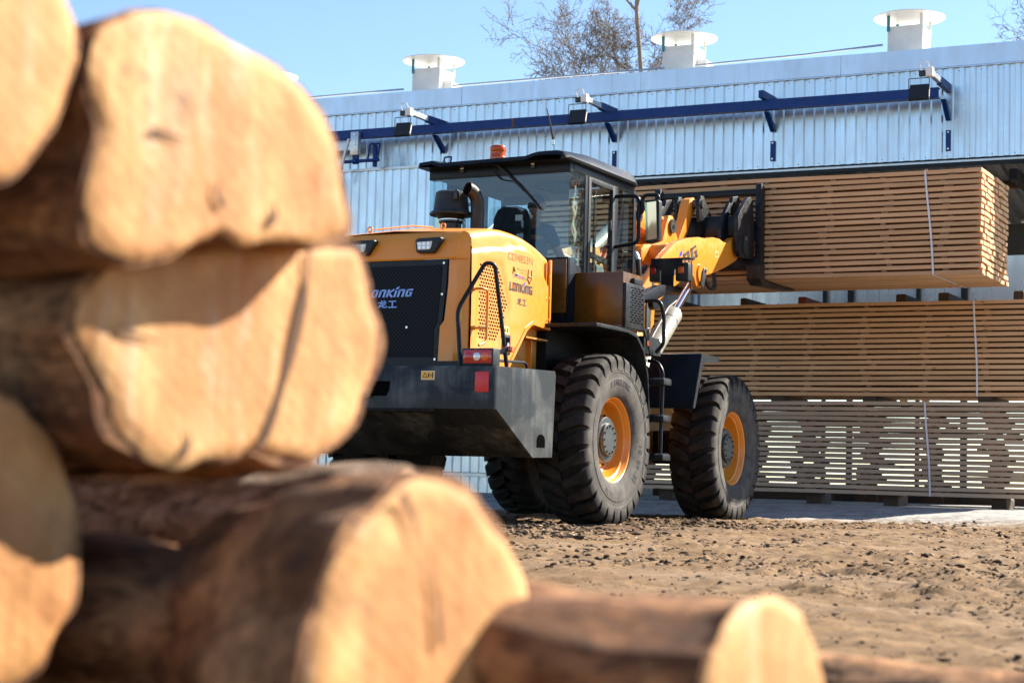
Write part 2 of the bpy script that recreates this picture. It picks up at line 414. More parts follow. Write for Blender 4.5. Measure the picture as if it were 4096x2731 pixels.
def logo_shape(shear=0.0, wd=.23):
    """The maker's block capitals built from strokes: L O n K i n G at one height, the i short under its slanted mark."""
    L = []; x = 0.0; h = wd / 2
    def add(*lines):
        for (a, b) in lines: L.append(((x + a[0], a[1]), (x + b[0], b[1])))
    add(((h, 0), (h, 1)), ((0, h), (.52, h))); x += .62
    add(((h, 0), (h, 1)), ((.66 - h, 0), (.66 - h, 1)), ((0, h), (.66, h)), ((0, 1 - h), (.66, 1 - h))); x += .80
    add(((h, 0), (h, 1)), ((.66 - h, 0), (.66 - h, .93)), ((0, 1 - h), (.60, 1 - h))); x += .80
    add(((h, 0), (h, 1)), ((h, .42), (.64, 1)), ((h + .06, .55), (.66, 0))); x += .78
    add(((h, 0), (h, .86))); xi = x; x += .36
    add(((h, 0), (h, 1)), ((.66 - h, 0), (.66 - h, .93)), ((0, 1 - h), (.60, 1 - h))); x += .80
    add(((h, 0), (h, 1)), ((0, h), (.66, h)), ((0, 1 - h), (.64, 1 - h)), ((.66 - h, 0), (.66 - h, .5)), ((.36, .5), (.66, .5))); x += .66
    v, f, _ = strokes(L, wd)
    mv = [(xi - .02, .98), (xi + .25, 1.02), (xi + .33, 1.36), (xi + .06, 1.28)]
    sh = lambda p: (p[0] + shear * p[1], p[1], 0)
    return [sh(p) for p in v], f, (0, x, 0, 1), [sh(p) for p in mv]
def logo_on(origin, ex, ey, w, hgt, m, mdot, parent, off=.003, shear=0.0, wd=.23):
    v, f, bx, mv = logo_shape(shear, wd)
    place_flat('maker_name', v, f, bx, origin, ex, ey, w, hgt, m, parent, off)
    place_flat('dot_mark', mv, [(0, 1, 2, 3)], bx, origin, ex, ey, w, hgt, mdot, parent, off)
SKY_STRENGTH, SUN_STRENGTH, EXPOSURE = 0.070, 5.0, 1.70
# ------------------------------------------------------------------ camera, light, sky
cam = bpy.data.cameras.new('camera'); camo = bpy.data.objects.new('camera', cam); COL.objects.link(camo)
Fv = Vector((0, math.cos(PITCH), math.sin(PITCH))); R0 = Vector((1, 0, 0)); U0 = R0.cross(Fv)
Rv = R0 * math.cos(ROLL) + U0 * math.sin(ROLL); Uv = U0 * math.cos(ROLL) - R0 * math.sin(ROLL)
camo.matrix_world = Matrix(((Rv.x, Uv.x, -Fv.x, 0), (Rv.y, Uv.y, -Fv.y, 0), (Rv.z, Uv.z, -Fv.z, CAM_H), (0, 0, 0, 1)))
cam.sensor_width = 36; cam.lens = F_PX / 4096 * 36; cam.clip_start = .05; cam.clip_end = 2000
cam.dof.use_dof = True; cam.dof.focus_distance = 16.2; cam.dof.aperture_fstop = 4.3
scene.camera = camo
def pix(x, y):                            # ray through a point of the photo measured on its 2352-wide view
    return (Fv + Rv * (x * 1.7415 - 2048) / F_PX - Uv * (y * 1.7415 - 1365.5) / F_PX)

wd = bpy.data.worlds.new('World'); scene.world = wd; wd.use_nodes = True
wt = wd.node_tree; sky = wt.nodes.new('ShaderNodeTexSky'); sky.sky_type = 'NISHITA'; sky.sun_disc = False
sky.sun_elevation = SUN_EL; sky.sun_rotation = SUN_AZ; sky.altitude = 100; sky.air_density = 1.0; sky.dust_density = .1; sky.ozone_density = 3.2
bg = wt.nodes['Background']; bg.inputs[1].default_value = SKY_STRENGTH
wt.links.new(sky.outputs[0], bg.inputs[0])
sl = bpy.data.lights.new('sun', 'SUN'); sl.energy = SUN_STRENGTH; sl.angle = rad(.53); sl.color = (1.0, .90, .76)
so = bpy.data.objects.new('sun', sl); COL.objects.link(so); so.location = (20, 10, 25)
sdir = Vector((math.sin(SUN_AZ) * math.cos(SUN_EL), math.cos(SUN_AZ) * math.cos(SUN_EL), math.sin(SUN_EL)))
so.rotation_euler = (-sdir).to_track_quat('-Z', 'Y').to_euler()
scene.view_settings.view_transform = 'Standard'; scene.view_settings.look = 'None'; scene.view_settings.exposure = EXPOSURE
scene.cycles.max_bounces = 8; scene.cycles.transparent_max_bounces = 12; scene.cycles.caustics_reflective = False; scene.cycles.caustics_refractive = False
scene.cycles.use_denoising = True

# ------------------------------------------------------------------ ground: one sheet to the horizon
def smooth(a, b, x):
    t = np.clip((x - a) / (b - a), 0, 1); return t * t * (3 - 2 * t)
_VT = {}
def vnoise(x, y, seed, scale):
    """Value noise on arrays."""
    if seed not in _VT: _VT[seed] = np.random.RandomState(seed).rand(256, 256)
    T = _VT[seed]
    x = x * scale; y = y * scale
    xi = np.floor(x).astype(int); yi = np.floor(y).astype(int); fx = x - xi; fy = y - yi
    fx = fx * fx * (3 - 2 * fx); fy = fy * fy * (3 - 2 * fy)
    g = lambda a, b: T[a % 256, b % 256]
    return (g(xi, yi) * (1 - fx) + g(xi + 1, yi) * fx) * (1 - fy) + (g(xi, yi + 1) * (1 - fx) + g(xi + 1, yi + 1) * fx) * fy
def ru(X, Y):
    dx = X - ORG.x; dy = Y - ORG.y
    return dx * RGT.x + dy * RGT.y, dx * FWD.x + dy * FWD.y
def ground_z(X, Y, rough=True):
    r, u = ru(X, Y)
    z = .17 * smooth(3.9, 7.2, u + .35 * np.clip(r, 0, 4) - .6)
    if rough:
        earth = 1 - smooth(4.0, 5.6, u + .5 * (vnoise(X, Y, 5, .8) - .5))
        d = np.sqrt(X * X + Y * Y)
        n = (vnoise(X, Y, 1, .9) - .5) * .05 + (vnoise(X, Y, 2, 3.1) - .5) * .03 + (vnoise(X, Y, 3, 8.3) - .5) * .030 + (vnoise(X, Y, 4, 21) - .5) * .019
        msk = smooth(.42, .66, vnoise(X, Y, 9, 1.1) * .6 + vnoise(X, Y, 10, 3.0) * .4)
        n = n + msk * (smooth(.62, .86, vnoise(X, Y, 11, 6.5)) * .012 + smooth(.60, .84, vnoise(X, Y, 12, 15)) * .022) + smooth(.70, .9, vnoise(X, Y, 13, 11)) * .014
        trk = np.exp(-((r - 1.2) / .75) ** 2) * smooth(-9, -1, u) * (1 - smooth(2.5, 4.5, u))
        n = n + trk * ((vnoise(X, Y, 6, 5.5) - .5) * .05 + (vnoise(X, Y, 7, 13) - .5) * .035)
        z = z + n * (earth * .8 + .06) * (1 - smooth(40, 60, d))
    return z
xs = np.concatenate([-np.geomspace(400, 3.2, 26), np.arange(-3, 1.2, .08), np.arange(1.2, 9.0, .030), np.geomspace(9.1, 400, 30)])
ys = np.concatenate([-np.geomspace(400, .6, 16), np.arange(-.5, 3.6, .12), np.arange(3.6, 9.0, .022), np.arange(9.0, 23.5, .034), np.geomspace(23.7, 600, 34)])
GX, GY = np.meshgrid(xs, ys); GZ = ground_z(GX, GY)
nx, ny = len(xs), len(ys)
me = bpy.data.meshes.new('ground')
vv = np.stack([GX.ravel(), GY.ravel(), GZ.ravel()], 1)
ii = (np.arange(ny - 1)[:, None] * nx + np.arange(nx - 1)[None, :]).ravel()
ff = np.stack([ii, ii + 1, ii + nx + 1, ii + nx], 1)
me.vertices.add(len(vv)); me.vertices.foreach_set('co', vv.ravel().astype(np.float32))
me.loops.add(ff.size); me.loops.foreach_set('vertex_index', ff.ravel().astype(np.int32))
me.polygons.add(len(ff)); me.polygons.foreach_set('loop_start', (np.arange(len(ff)) * 4).astype(np.int32))
me.polygons.foreach_set('use_smooth', [True] * len(ff)); me.update(calc_edges=True)
def ground_mat():
    k = NT('yard_earth_and_concrete')
    tc = k.n('ShaderNodeTexCoord'); dp = k.n('ShaderNodeVectorMath', operation='DOT_PRODUCT')
    k.l(tc.outputs['Object'], dp.inputs[0]); dp.inputs[1].default_value = (FWD.x, FWD.y, 0)
    u = k.math('SUBTRACT', dp.outputs['Value'], ORG.dot(FWD))
    n1 = k.noise(.7, 6, .6); n2 = k.noise(3.2, 8, .7); n3 = k.noise(22, 8, .75); n4 = k.noise(9, 6, .65)
    earth = k.ramp(n2, [(.32, (.108, .062, .027)), (.50, (.195, .118, .054)), (.68, (.27, .175, .088))])
    earth = k.mix(k.ramp(n3, [(.40, .65), (.60, 0)]), earth, (.060, .036, .020))
    earth = k.mix(k.ramp(n1, [(.45, 0), (.70, .45)]), earth, (.30, .215, .145))
    earth = k.mix(k.ramp(n4, [(.60, 0), (.75, .4)]), earth, (.060, .038, .024))
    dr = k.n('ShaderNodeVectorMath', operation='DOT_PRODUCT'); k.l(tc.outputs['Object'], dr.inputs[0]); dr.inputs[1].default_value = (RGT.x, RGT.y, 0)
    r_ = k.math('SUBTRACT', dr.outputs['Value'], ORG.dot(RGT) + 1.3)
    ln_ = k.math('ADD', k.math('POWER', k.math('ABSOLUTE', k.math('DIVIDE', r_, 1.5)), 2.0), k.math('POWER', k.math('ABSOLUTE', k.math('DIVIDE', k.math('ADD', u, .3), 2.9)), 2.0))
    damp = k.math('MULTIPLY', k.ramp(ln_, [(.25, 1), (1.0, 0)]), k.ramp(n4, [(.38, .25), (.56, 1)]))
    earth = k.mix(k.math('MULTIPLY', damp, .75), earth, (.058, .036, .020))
    conc = k.ramp(n2, [(.28, (.15, .15, .145)), (.5, (.30, .30, .29)), (.72, (.42, .42, .40))])
    conc = k.mix(k.ramp(n4, [(.50, 0), (.68, .7)]), conc, (.13, .10, .075))
    conc = k.mix(k.ramp(n1, [(.5, 0), (.75, .5)]), conc, (.50, .50, .47))
    w = k.math('ADD', u, k.math('MULTIPLY', k.math('SUBTRACT', n2, .5), 2.4))
    f = k.ramp(k.math('DIVIDE', w, 10.0), [(.39, 0), (.50, 1)])
    k.set(Base_Color=k.mix(f, earth, conc), Roughness=.92)
    k.b.inputs['Specular IOR Level'].default_value = .25
    k.bump(n3, .6, .012)
    return k.m
M['ground'] = ground_mat()
me.materials.append(M['ground'])
g = link(bpy.data.objects.new('ground', me)); g['kind'] = 'structure'

# loose clods, crumbs and bark chips lying on the yard: too many to count
def clods():
    rs = np.random.RandomState(3)
    bm = bmesh.new(); bmesh.ops.create_icosphere(bm, subdivisions=1, radius=1)
    tv = np.array([v.co[:] for v in bm.verts]); tf = np.array([[v.index for v in f.verts] for f in bm.faces]); bm.free()
    P = []
    def add(n, xr, yr, s0, s1, dens=None):
        k = 0
        while k < n:
            x, y = rs.uniform(*xr), rs.uniform(*yr)
            if abs(x) > .32 * y + .6 or x < -1.2: continue
            r, u = ru(x, y)
            cl = vnoise(np.array([x]), np.array([y]), 9, 1.1)[0] * .6 + vnoise(np.array([x]), np.array([y]), 10, 3.0)[0] * .4
            if rs.rand() > np.clip((cl - .36) * 4, .04, 1): continue
            if u > 4.6 and rs.rand() < .9: continue
            if dens is not None and rs.rand() > dens(r, u): continue
            P.append((x, y, s0 * (s1 / s0) ** (rs.rand() ** 2.2))); k += 1
    add(5200, (-1, 9), (4, 9.5), .003, .013)
    add(8500, (-1, 9), (8, 19.5), .005, .026)
    add(4200, (0, 6), (11.5, 19), .008, .034, lambda r, u: math.exp(-((r - 1.5) / .9) ** 2) * (1 if -5 < u < 2.6 else .12) * (.25 + .75 * (math.sin(u * 21 + 3 * abs(r - 1.3)) > 0)))
    add(110, (-1, 9), (8, 18), .02, .045)
    P = np.array(P); n = len(P)
    z = ground_z(P[:, 0], P[:, 1])
    A = rs.uniform(0, 6.28, n); V = np.empty((n, len(tv), 3), np.float32)
    jit = rs.uniform(.35, 1.5, (n, len(tv), 1)); sc = np.stack([rs.uniform(.7, 1.7, n), rs.uniform(.6, 1.2, n), rs.uniform(.30, .70, n)], 1)
    L = tv[None] * jit * sc[:, None, :] * P[:, 2][:, None, None]
    c, s = np.cos(A)[:, None], np.sin(A)[:, None]
    V[:, :, 0] = L[:, :, 0] * c - L[:, :, 1] * s + P[:, 0][:, None]; V[:, :, 1] = L[:, :, 0] * s + L[:, :, 1] * c + P[:, 1][:, None]
    V[:, :, 2] = L[:, :, 2] + (z + P[:, 2] * .12)[:, None]
    Fc = (tf[None] + (np.arange(n) * len(tv))[:, None, None]).reshape(-1, 3)
    me = bpy.data.meshes.new('mud_clods'); V = V.reshape(-1, 3)
    me.vertices.add(len(V)); me.vertices.foreach_set('co', V.ravel())
    me.loops.add(Fc.size); me.loops.foreach_set('vertex_index', Fc.ravel().astype(np.int32))
    me.polygons.add(len(Fc)); me.polygons.foreach_set('loop_start', (np.arange(len(Fc)) * 3).astype(np.int32)); me.update(calc_edges=True)
    k = NT('dark_clod_earth'); ge = k.n('ShaderNodeNewGeometry')
    k.set(Base_Color=k.ramp(ge.outputs['Random Per Island'], [(0, (.032, .021, .013)), (.5, (.080, .052, .032)), (.9, (.23, .155, .098)), (1, (.36, .26, .17))]), Roughness=.95)
    k.b.inputs['Specular IOR Level'].default_value = .2
    me.materials.append(k.m)
    tag(link(bpy.data.objects.new('mud_clods', me)), 'dark crumbs and clods of mud scattered over the brown yard', 'mud', kind='stuff')
clods()

# ------------------------------------------------------------------ drying-kiln building (own axes: x right along the front, y into it)
bld = thing('kiln_building', 'long metal clad kiln building with blue door rail and open front bay', 'building', BNRM * BN0, -BYAW)
def a_of(r, u): return (W(r, u)).dot(BDIR)
def siding(name, x0, x1, z0, z1, y, m, parent, pitch=.15):
    prof = [(0, -.020), (.062, -.020), (.084, 0), (.1435, 0), (.1445, .016), (.1488, .016), (.1496, -.020)]
    pts = []
    n = int(round((x1 - x0) / pitch))
    for i in range(n):
        for p in prof: pts.append((x0 + i * pitch + p[0], y + p[1]))
    pts.append((x0 + n * pitch, y - .020))
    rows = [[(p[0], p[1], z) for p in pts] for z in (z0, z1)]
    b = MB(); b.grid(rows); o = b.build(name, m, parent, smooth=0, recalc=False)
    return o
XR = -2.55
siding('front_cladding', -26.55, XR, 4.90, 6.16, 0, M['siding'], bld)
edges = [-26.5, -21.9, -18.85, -15.81, -12.78, -9.78, -6.75, XR]
for i in range(7):
    t = (i % 2) * .003
    MB().prism([(-.022 - t, 6.155), (-.045 - t, 6.148), (-.045 - t, 6.160), (-.024 - t, 6.172), (-.024 - t, 6.45), (.35, 6.462), (.35, 6.440), (.0, 6.43), (.0, 6.16)], 0, edges[i] + .002, edges[i + 1] - .002).build('roof_flashing', M['flashing'], bld, smooth=0)
MB().box(-26.5, XR, .36, 15, 6.34, 6.42).build('roof', M['white_paint'], bld, smooth=0)
b = MB()
sof = [(-26.5 + .25 * i + d, zz) for i in range(int((XR + 26.5) / .25)) for d, zz in ((0, 4.93), (.10, 4.93), (.125, 4.985), (.225, 4.985))]
b.grid([[(p[0], y, p[1] - (y - .1) * .15) for p in sof] for y in (.10, 7.5)]); b.build('soffit', paint('soffit_sheet', (.16, .17, .18), .4, .4, var=.1), bld, smooth=0, recalc=False)
dk = paint('dark_bay_lining', (.035, .035, .035), .7)
MB().box(-26.5, XR, .02, .09, 4.80, 4.90).build('fascia_beam', M['black'], bld, smooth=0)
MB().box(-26.5, XR, -.012, .018, 4.845, 4.872).build('drip_trim', M['galv_plain'], bld, smooth=0)
for x in (-14, -11.6, -9.2, -6.8, -4.4):
    MB().box(x - .05, x + .05, .12, 3.2, 4.60, 4.74).build('roof_beam', M['dark_under'], bld, smooth=0)
b = MB(); b.box(-26, XR, 1.2, 1.32, 4.66, 4.735); b.build('purlin', M['dunnage'], bld, smooth=0)
# rear wall of the bay, aluminium sheets between dark posts, with two narrow openings
BW = 3.35
def ax12(r): return a_of(r, 12.0)
cuts = [ax12(q) for q in (-9.5, -5.2, -3.3, -1.62, -.34, -.25, .27, .46, 1.48, 3.0, 4.6, 6.3)]
for i in range(len(cuts) - 1):
    if i in (4, 6):
        MB().box(cuts[i], cuts[i + 1], BW, BW + .05, 1.95, 3.98).build('wall_infill', M['back_wall'], bld, smooth=0); continue
    MB().box(cuts[i] + .004, cuts[i + 1] - .004, BW, BW + .05, .12 if i < 2 or i > 9 else 1.95, 3.98).build('rear_wall_sheet', M['back_wall'], bld, smooth=0)
for q, w in ((-.40, .03), (.02, .045), (1.09, .03), (1.80, .05), (4.05, .08), (-2.6, .06)):
    MB().box(ax12(q) - w, ax12(q) + w, BW - .09, BW - .021, .1, 4.2, .006).build('wall_post', M['plastic'] if w < .06 else M['galv_plain'], bld)
MB().box(-26.5, XR, BW - .02, BW + .06, 3.98, 4.46).build('lintel_beam', dk, bld, smooth=0)
MB().box(-26.5, XR, BW + 3.9, BW + 4, 3.6, 6.3).build('gable_lining', dk, bld, smooth=0)
for i in range(2, 10): MB().box(cuts[i] + .005, cuts[i + 1] - .005, BW, BW + .05, .1, .42).build('paving_blocker_board', M['dunnage'], bld, smooth=0)  # added low dark boards, block off the sunlit paving behind the bundle
# blue rail of the sliding doors with brackets
b = MB(); b.box(-26.5, -5.28, -.47, -.36, 5.655, 5.667); b.box(-26.5, -5.28, -.47, -.36, 5.783, 5.795); b.box(-26.5, -5.28, -.468, -.44, 5.667, 5.783)
rail = b.build('door_rail', M['blue_steel'], bld, smooth=0)
MB().box(-11.68, -11.64, -.472, -.466, 5.66, 5.79).build('rust_patch', paint('rusty_joint', (.16, .06, .02), .8), rail, smooth=0)
BRX = [-17.95, -15.5, -13.07, -10.18, -7.73, -5.24]
for x in BRX:
    t = .004
    o = MB().prism([(-.60, 5.80), (-.60, 5.905), (-.52, 5.91), (-.015, 5.925), (-.015, 5.805)], 0, x - .035, x + .035, .003).build('rail_bracket', M['blue_steel'], bld, smooth=0)
    MB().prism([(-.36, 5.652), (-.28, 5.652), (-.016, 5.50), (-.016, 5.42), (-.05, 5.42)], 0, x - .032, x + .032).build('brace', M['blue_steel'], o, smooth=0)
    b = MB()
    for z in (5.85, 5.90):
        b.cyl((x - .05, -.06, z), (x - .034, -.06, z), .012, seg=8)
    b.cyl((x - .02, -.52, 5.91), (x - .02, -.52, 5.93), .014, seg=8); b.build('bolt', M['zinc'], o)
    pl = MB().box(x - .035, x + .035, -.030, -.014, 5.0, 5.29, .002).build('anchor_plate', M['blue_steel'], bld, smooth=0)
    b = MB()
    for z in (5.03, 5.26): b.cyl((x, -.045, z), (x, -.029, z), .013, seg=8)
    b.build('bolt', M['zinc'], pl)
b = MB(); rr = RND
for i in range(46):
    b.cyl((-16.2 + i * .3, -.022, 6.10), (-16.2 + i * .3, -.016, 6.10), .008, seg=6)
    b.cyl((-16.2 + i * .3 + .15, -.022, 4.93), (-16.2 + i * .3 + .15, -.016, 4.93), .008, seg=6)
b.build('cladding_screws', M['lamp_black'], bld, smooth=0)
b = MB()
b.tube([(-13.2, .45, 6.60), (-9.6, .45, 6.60)], .016, 8); b.tube([(-9.1, .45, 6.60), (-7.4, .45, 6.625), (-6.28, .45, 6.67)], .016, 8); b.tube([(-17, .45, 6.60), (-14.1, .45, 6.61)], .016, 8)
b.build('conduit_pipe', M['galv_plain'], bld)

# sliding door leaf hanging from the rail
dr = thing('sliding_door', 'closed ribbed metal sliding door with blue lever gear left of the bay', 'door', BNRM * BN0, -BYAW)
siding('door_panel', -19.0, -11.2, .47, 5.16, -.27, M['siding'], dr)
MB().box(-19.0, -11.2, -.31, -.25, 5.16, 5.20).build('top_rail', M['galv_plain'], dr, smooth=0)
MB().box(-19.0, -11.2, -.31, -.25, .41, .46).build('bottom_rail', M['galv_plain'], dr, smooth=0)
siding('skirt_panel', -19.0, -11.2, .14, .405, -.262, M['siding'], dr)
hg = MB().box(-14.45, -14.31, -.56, -.47, 5.375, 5.745, .004).build('roller_hanger', M['galv_plain'], dr)
b = MB()
for z in (5.70, 5.60, 5.545): b.cyl((-14.37, -.575, z), (-14.37, -.559, z), .014, seg=8)
b.build('bolt', M['zinc'], hg)
b = MB(); b.tube([(-14.60, -.5, 5.285), (-13.96, -.5, 5.285)], .028, 12); b.cyl((-14.42, -.5, 5.285), (-14.34, -.5, 5.285), .048, seg=16); b.box(-14.43, -14.33, -.52, -.48, 5.32, 5.375)
b.build('pivot_pipe', M['blue_steel'], dr)
b = MB(); b.bent([(-14.16, -.5, 5.30), (-14.12, -.5, 5.545), (-13.94, -.5, 5.54), (-13.985, -.5, 5.30)], .017, .03, 8); b.box(-14.085, -14.03, -.48, -.42, 5.19, 5.53, .004)
b.build('lever_frame', M['blue_steel'], dr)
MB().hexa([(-14.70, -.55, 5.0), (-14.655, -.55, 5.0), (-14.655, -.52, 5.0), (-14.70, -.52, 5.0), (-14.515, -.55, 5.64), (-14.475, -.55, 5.64), (-14.475, -.52, 5.64), (-14.515, -.52, 5.64)]).build('diagonal_brace', M['white_paint'], dr, smooth=0)
MB().box(-16.2, -14.46, -.36, -.32, 5.50, 5.63).build('cross_rail', M['galv_plain'], dr, smooth=0)
b = MB(); b.bent([(-12.92, -.3, 5.20), (-12.90, -.3, 5.30), (-12.78, -.3, 5.30), (-12.80, -.3, 5.20)], .014, .02, 8); b.build('lever_frame', M['blue_steel'], dr)

# roof vents
def vent(x, label, motor):
    p = BNRM * (BN0 + .85) + BDIR * x + Vector((0, 0, 6.42))
    t = thing('roof_vent', label, 'roof vent', p, -BYAW, 'white roof vents along the kiln roof')
    MB().box(-.25, .25, -.25, .25, 0, .545, .002).build('duct', M['white_paint'], t, smooth=0)
    MB().lathe([(.70, .505), (.709, .507), (.728, 0)], (0, 0, 0), (0, 0, 1), 56).lathe([(.70, .505), (.70, 0)], (0, 0, 0), (0, 0, 1), 56).build('rain_cap', M['white_paint'], t, smooth=30)
    for (sx, sy) in ((-1, -1), (1, -1), (-1, 1), (1, 1)):
        b = MB(); b.tube([(sx * .235, sy * .255, .44), (sx * .235, sy * .26, .60), (sx * .235, sy * .26, .702)], .0, 4) if 0 else b.box(sx * .235 - .022, sx * .235 + .022, sy * .262 - .004, sy * .262 + .004, .47, .702)
        b.build('stay', M['teal'] if sx < 0 else M['white_paint'], t, smooth=0)
    b = MB()
    for k in range(4): b.cyl((-.17 + k * .115, -.258, .12), (-.17 + k * .115, -.249, .12), .007, seg=6)
    b.build('screws', M['lamp_black'], t, smooth=0)
    if motor:
        h = MB().prism([(.251, .02), (.251, .36), (.40, .33), (.40, .12), (.30, .02)], 1, -.10, .22).build('intake_hood', M['white_paint'], t, smooth=0)
        MB().cyl((.27, -.20, .05), (.37, -.20, .05), .05, seg=14).build('drive_motor', M['lamp_black'], t)
    else:
        MB().box(.251, .42, .05, .09, .13, .145).build('drive_lever', M['white_paint'], t, smooth=0)
M['teal'] = flat('teal_stay', (.02, .22, .24), .4)
vent(-13.78, 'white roof vent with round cap above the cab, furthest left seen whole', True)
vent(-9.44, 'white roof vent with round cap in front of the bare tree', True)
vent(-6.0, 'white roof vent with round cap standing alone against open sky at right', False)
vent(-17.0, 'white roof vent with only its cap rim showing over the big upper log', False)

# floodlights on arms from the rail brackets
def flood(xb, xl, label):
    o = BNRM * BN0 + BDIR * xb
    t = thing('floodlight', label, 'floodlight', o, -BYAW, 'floodlights along the blue door rail')
    d = xl - xb
    MB().box(-.030, .030, -1.12, -.60, 5.815, 5.885, .003).build('arm', M['galv_plain'], t, smooth=0)
    b = MB().box(-.045, .045, -1.20, -1.10, 5.79, 5.91, .006).build('junction_box', M['white_paint'], t)
    MB().box(-.14, -.06, -1.18, -1.12, 5.80, 5.87, .004).build('sensor', M['lamp_black'], t)
    b = MB(); b.bent([(-.11, -1.16, 5.87), (-.13, -1.2, 5.97), (-.02, -1.2, 5.99), (0, -1.16, 5.90)], .006, .06, 6); b.build('cable', M['white_paint'], t)
    b = MB(); b.bent([(d - .135, -1.16, 5.62), (d - .135, -1.16, 5.775), (d + .135, -1.16, 5.775), (d + .135, -1.16, 5.62)], .006, .012, 6); b.build('yoke', M['plastic'], t)
    b = MB(); b.hexa([(d - .135, -1.19, 5.50), (d + .135, -1.19, 5.50), (d + .135, -1.14, 5.48), (d - .135, -1.14, 5.48), (d - .125, -1.13, 5.70), (d + .125, -1.13, 5.70), (d + .125, -1.08, 5.68), (d - .125, -1.08, 5.68)])
    h = b.build('lamp_housing', M['lamp_black'], t, smooth=0)
    MB().hexa([(d + .1355, -1.175, 5.52), (d + .1375, -1.175, 5.52), (d + .1375, -1.155, 5.52), (d + .1355, -1.155, 5.52), (d + .126, -1.12, 5.66), (d + .130, -1.12, 5.66), (d + .130, -1.10, 5.66), (d + .126, -1.10, 5.66)]).build('side_trim', M['sticker_edge'], h, smooth=0)
    MB().hexa([(d - .02, -1.167, 5.585), (d + .02, -1.167, 5.585), (d + .02, -1.160, 5.585), (d - .02, -1.160, 5.585), (d - .02, -1.161, 5.61), (d + .02, -1.161, 5.61), (d + .02, -1.155, 5.61), (d - .02, -1.155, 5.61)]).build('rating_plate', M['plastic'], h, smooth=0)
flood(-13.07, -13.17, 'black floodlight nearest the lever gear, up left of the beacon')
flood(-10.18, -10.29, 'black floodlight above the right end of the loader cab roof')
flood(-5.24, -5.38, 'black floodlight at the right end of the blue rail')

# ------------------------------------------------------------------ bare trees behind the kiln
def tree(label, x, y, h, seed, lean=0.0, levels=5, r0=.30, first=.34, keep=None):
    rs = random.Random(seed); V, Fs, bud = [], [], []
    trunkV, trunkF = [], []
    def seg(a, b, ra, rb, n, V, Fs):
        d = (b - a).normalized(); s = d.orthogonal().normalized(); t = d.cross(s); i0 = len(V)
        for p, r in ((a, ra), (b, rb)):
            for j in range(n):
                an = 2 * math.pi * j / n; V.append(tuple(p + (s * math.cos(an) + t * math.sin(an)) * r))
        for j in range(n):
            k = (j + 1) % n; Fs.append((i0 + j, i0 + k, i0 + n + k, i0 + n + j))
    def grow(p, d, L, r, lev):
        n = (8, 6, 5, 4, 3, 3)[lev]; q = p; st = L / n
        for i in range(n):
            wob = Vector((rs.gauss(0, 1), rs.gauss(0, 1), rs.gauss(0, .6))) * (.05 if lev == 0 else .09 + .04 * lev)
            d = (d + wob + Vector((0, 0, .05 if lev > 0 else .02))).normalized()
            q2 = q + d * st; ra = r * (1 - .75 * i / n * (.55 if lev == 0 else 1)); rb = r * (1 - .75 * (i + 1) / n * (.55 if lev == 0 else 1))
            vis = keep is None or q2.z > keep
            if vis or lev == 0:
                if lev == 0: seg(q, q2, ra, rb, 9, trunkV, trunkF)
                else: seg(q, q2, max(ra, .007), max(rb, .0055), 6 if lev < 2 else (5 if lev < 3 else 3), V, Fs)
            q = q2
            if lev < levels and (lev > 0 or (i + 1) / n > first):
                for _ in range((2, rs.choice([1, 2]), rs.choice([1, 2, 2]), rs.choice([1, 1, 2]), 1)[lev]):
                    az = rs.uniform(0, 6.283); s = d.orthogonal().normalized(); t = d.cross(s)
                    sp = rs.uniform(.5, .95) if lev < 3 else rs.uniform(.4, 1.1)
                    nd = (d * math.cos(sp) + (s * math.cos(az) + t * math.sin(az)) * math.sin(sp)).normalized()
                    grow(q, nd, L * (rs.uniform(.36, .56) if lev > 0 else rs.uniform(.13, .235)), max(rb * rs.uniform(.45, .7), .01), lev + 1)
        if lev >= levels and (keep is None or q.z > keep):
            for _ in range(2): bud.append(q + Vector((rs.gauss(0, .05), rs.gauss(0, .05), rs.gauss(0, .05))))
    grow(Vector((0, 0, -.2)), Vector((lean, 0, 1)).normalized(), h, r0, 0)
    t = thing('bare_tree', label, 'tree', (x, y, 0), 0, None)
    mesh_from('trunk', trunkV, trunkF, M['treebark'], t, smooth=60)
    for p in bud:
        i = len(V); s = rs.uniform(.010, .020)
        V += [tuple(p + Vector((0, 0, s * 1.6))), tuple(p + Vector((s, 0, -s * .5))), tuple(p + Vector((-s * .5, s, -s * .5))), tuple(p + Vector((-s * .5, -s, -s * .5)))]
        Fs += [(i, i + 1, i + 2), (i, i + 2, i + 3), (i, i + 3, i + 1), (i + 1, i + 3, i + 2)]
    mesh_from('crown', V, Fs, M['treebark'], t, smooth=60)
M['treebark'] = paint('tree_bark', (.20, .155, .12), .8, var=.3, scale=2)
tree('bare budding tree with a leaning forked trunk above the kiln roof', 5.3, 55, 17.5, 5, .0, 5, .10, .42, 11.5)
tree('bare tree crown reaching in at the top right corner of the photo', 18.3, 56, 18.5, 12, -.0, 5, .16, .4, 12.5)
tree('thin bare tree tip between the two upper left logs', -17.1, 56, 17.3, 21, 0, 4, .16, .5, 13)
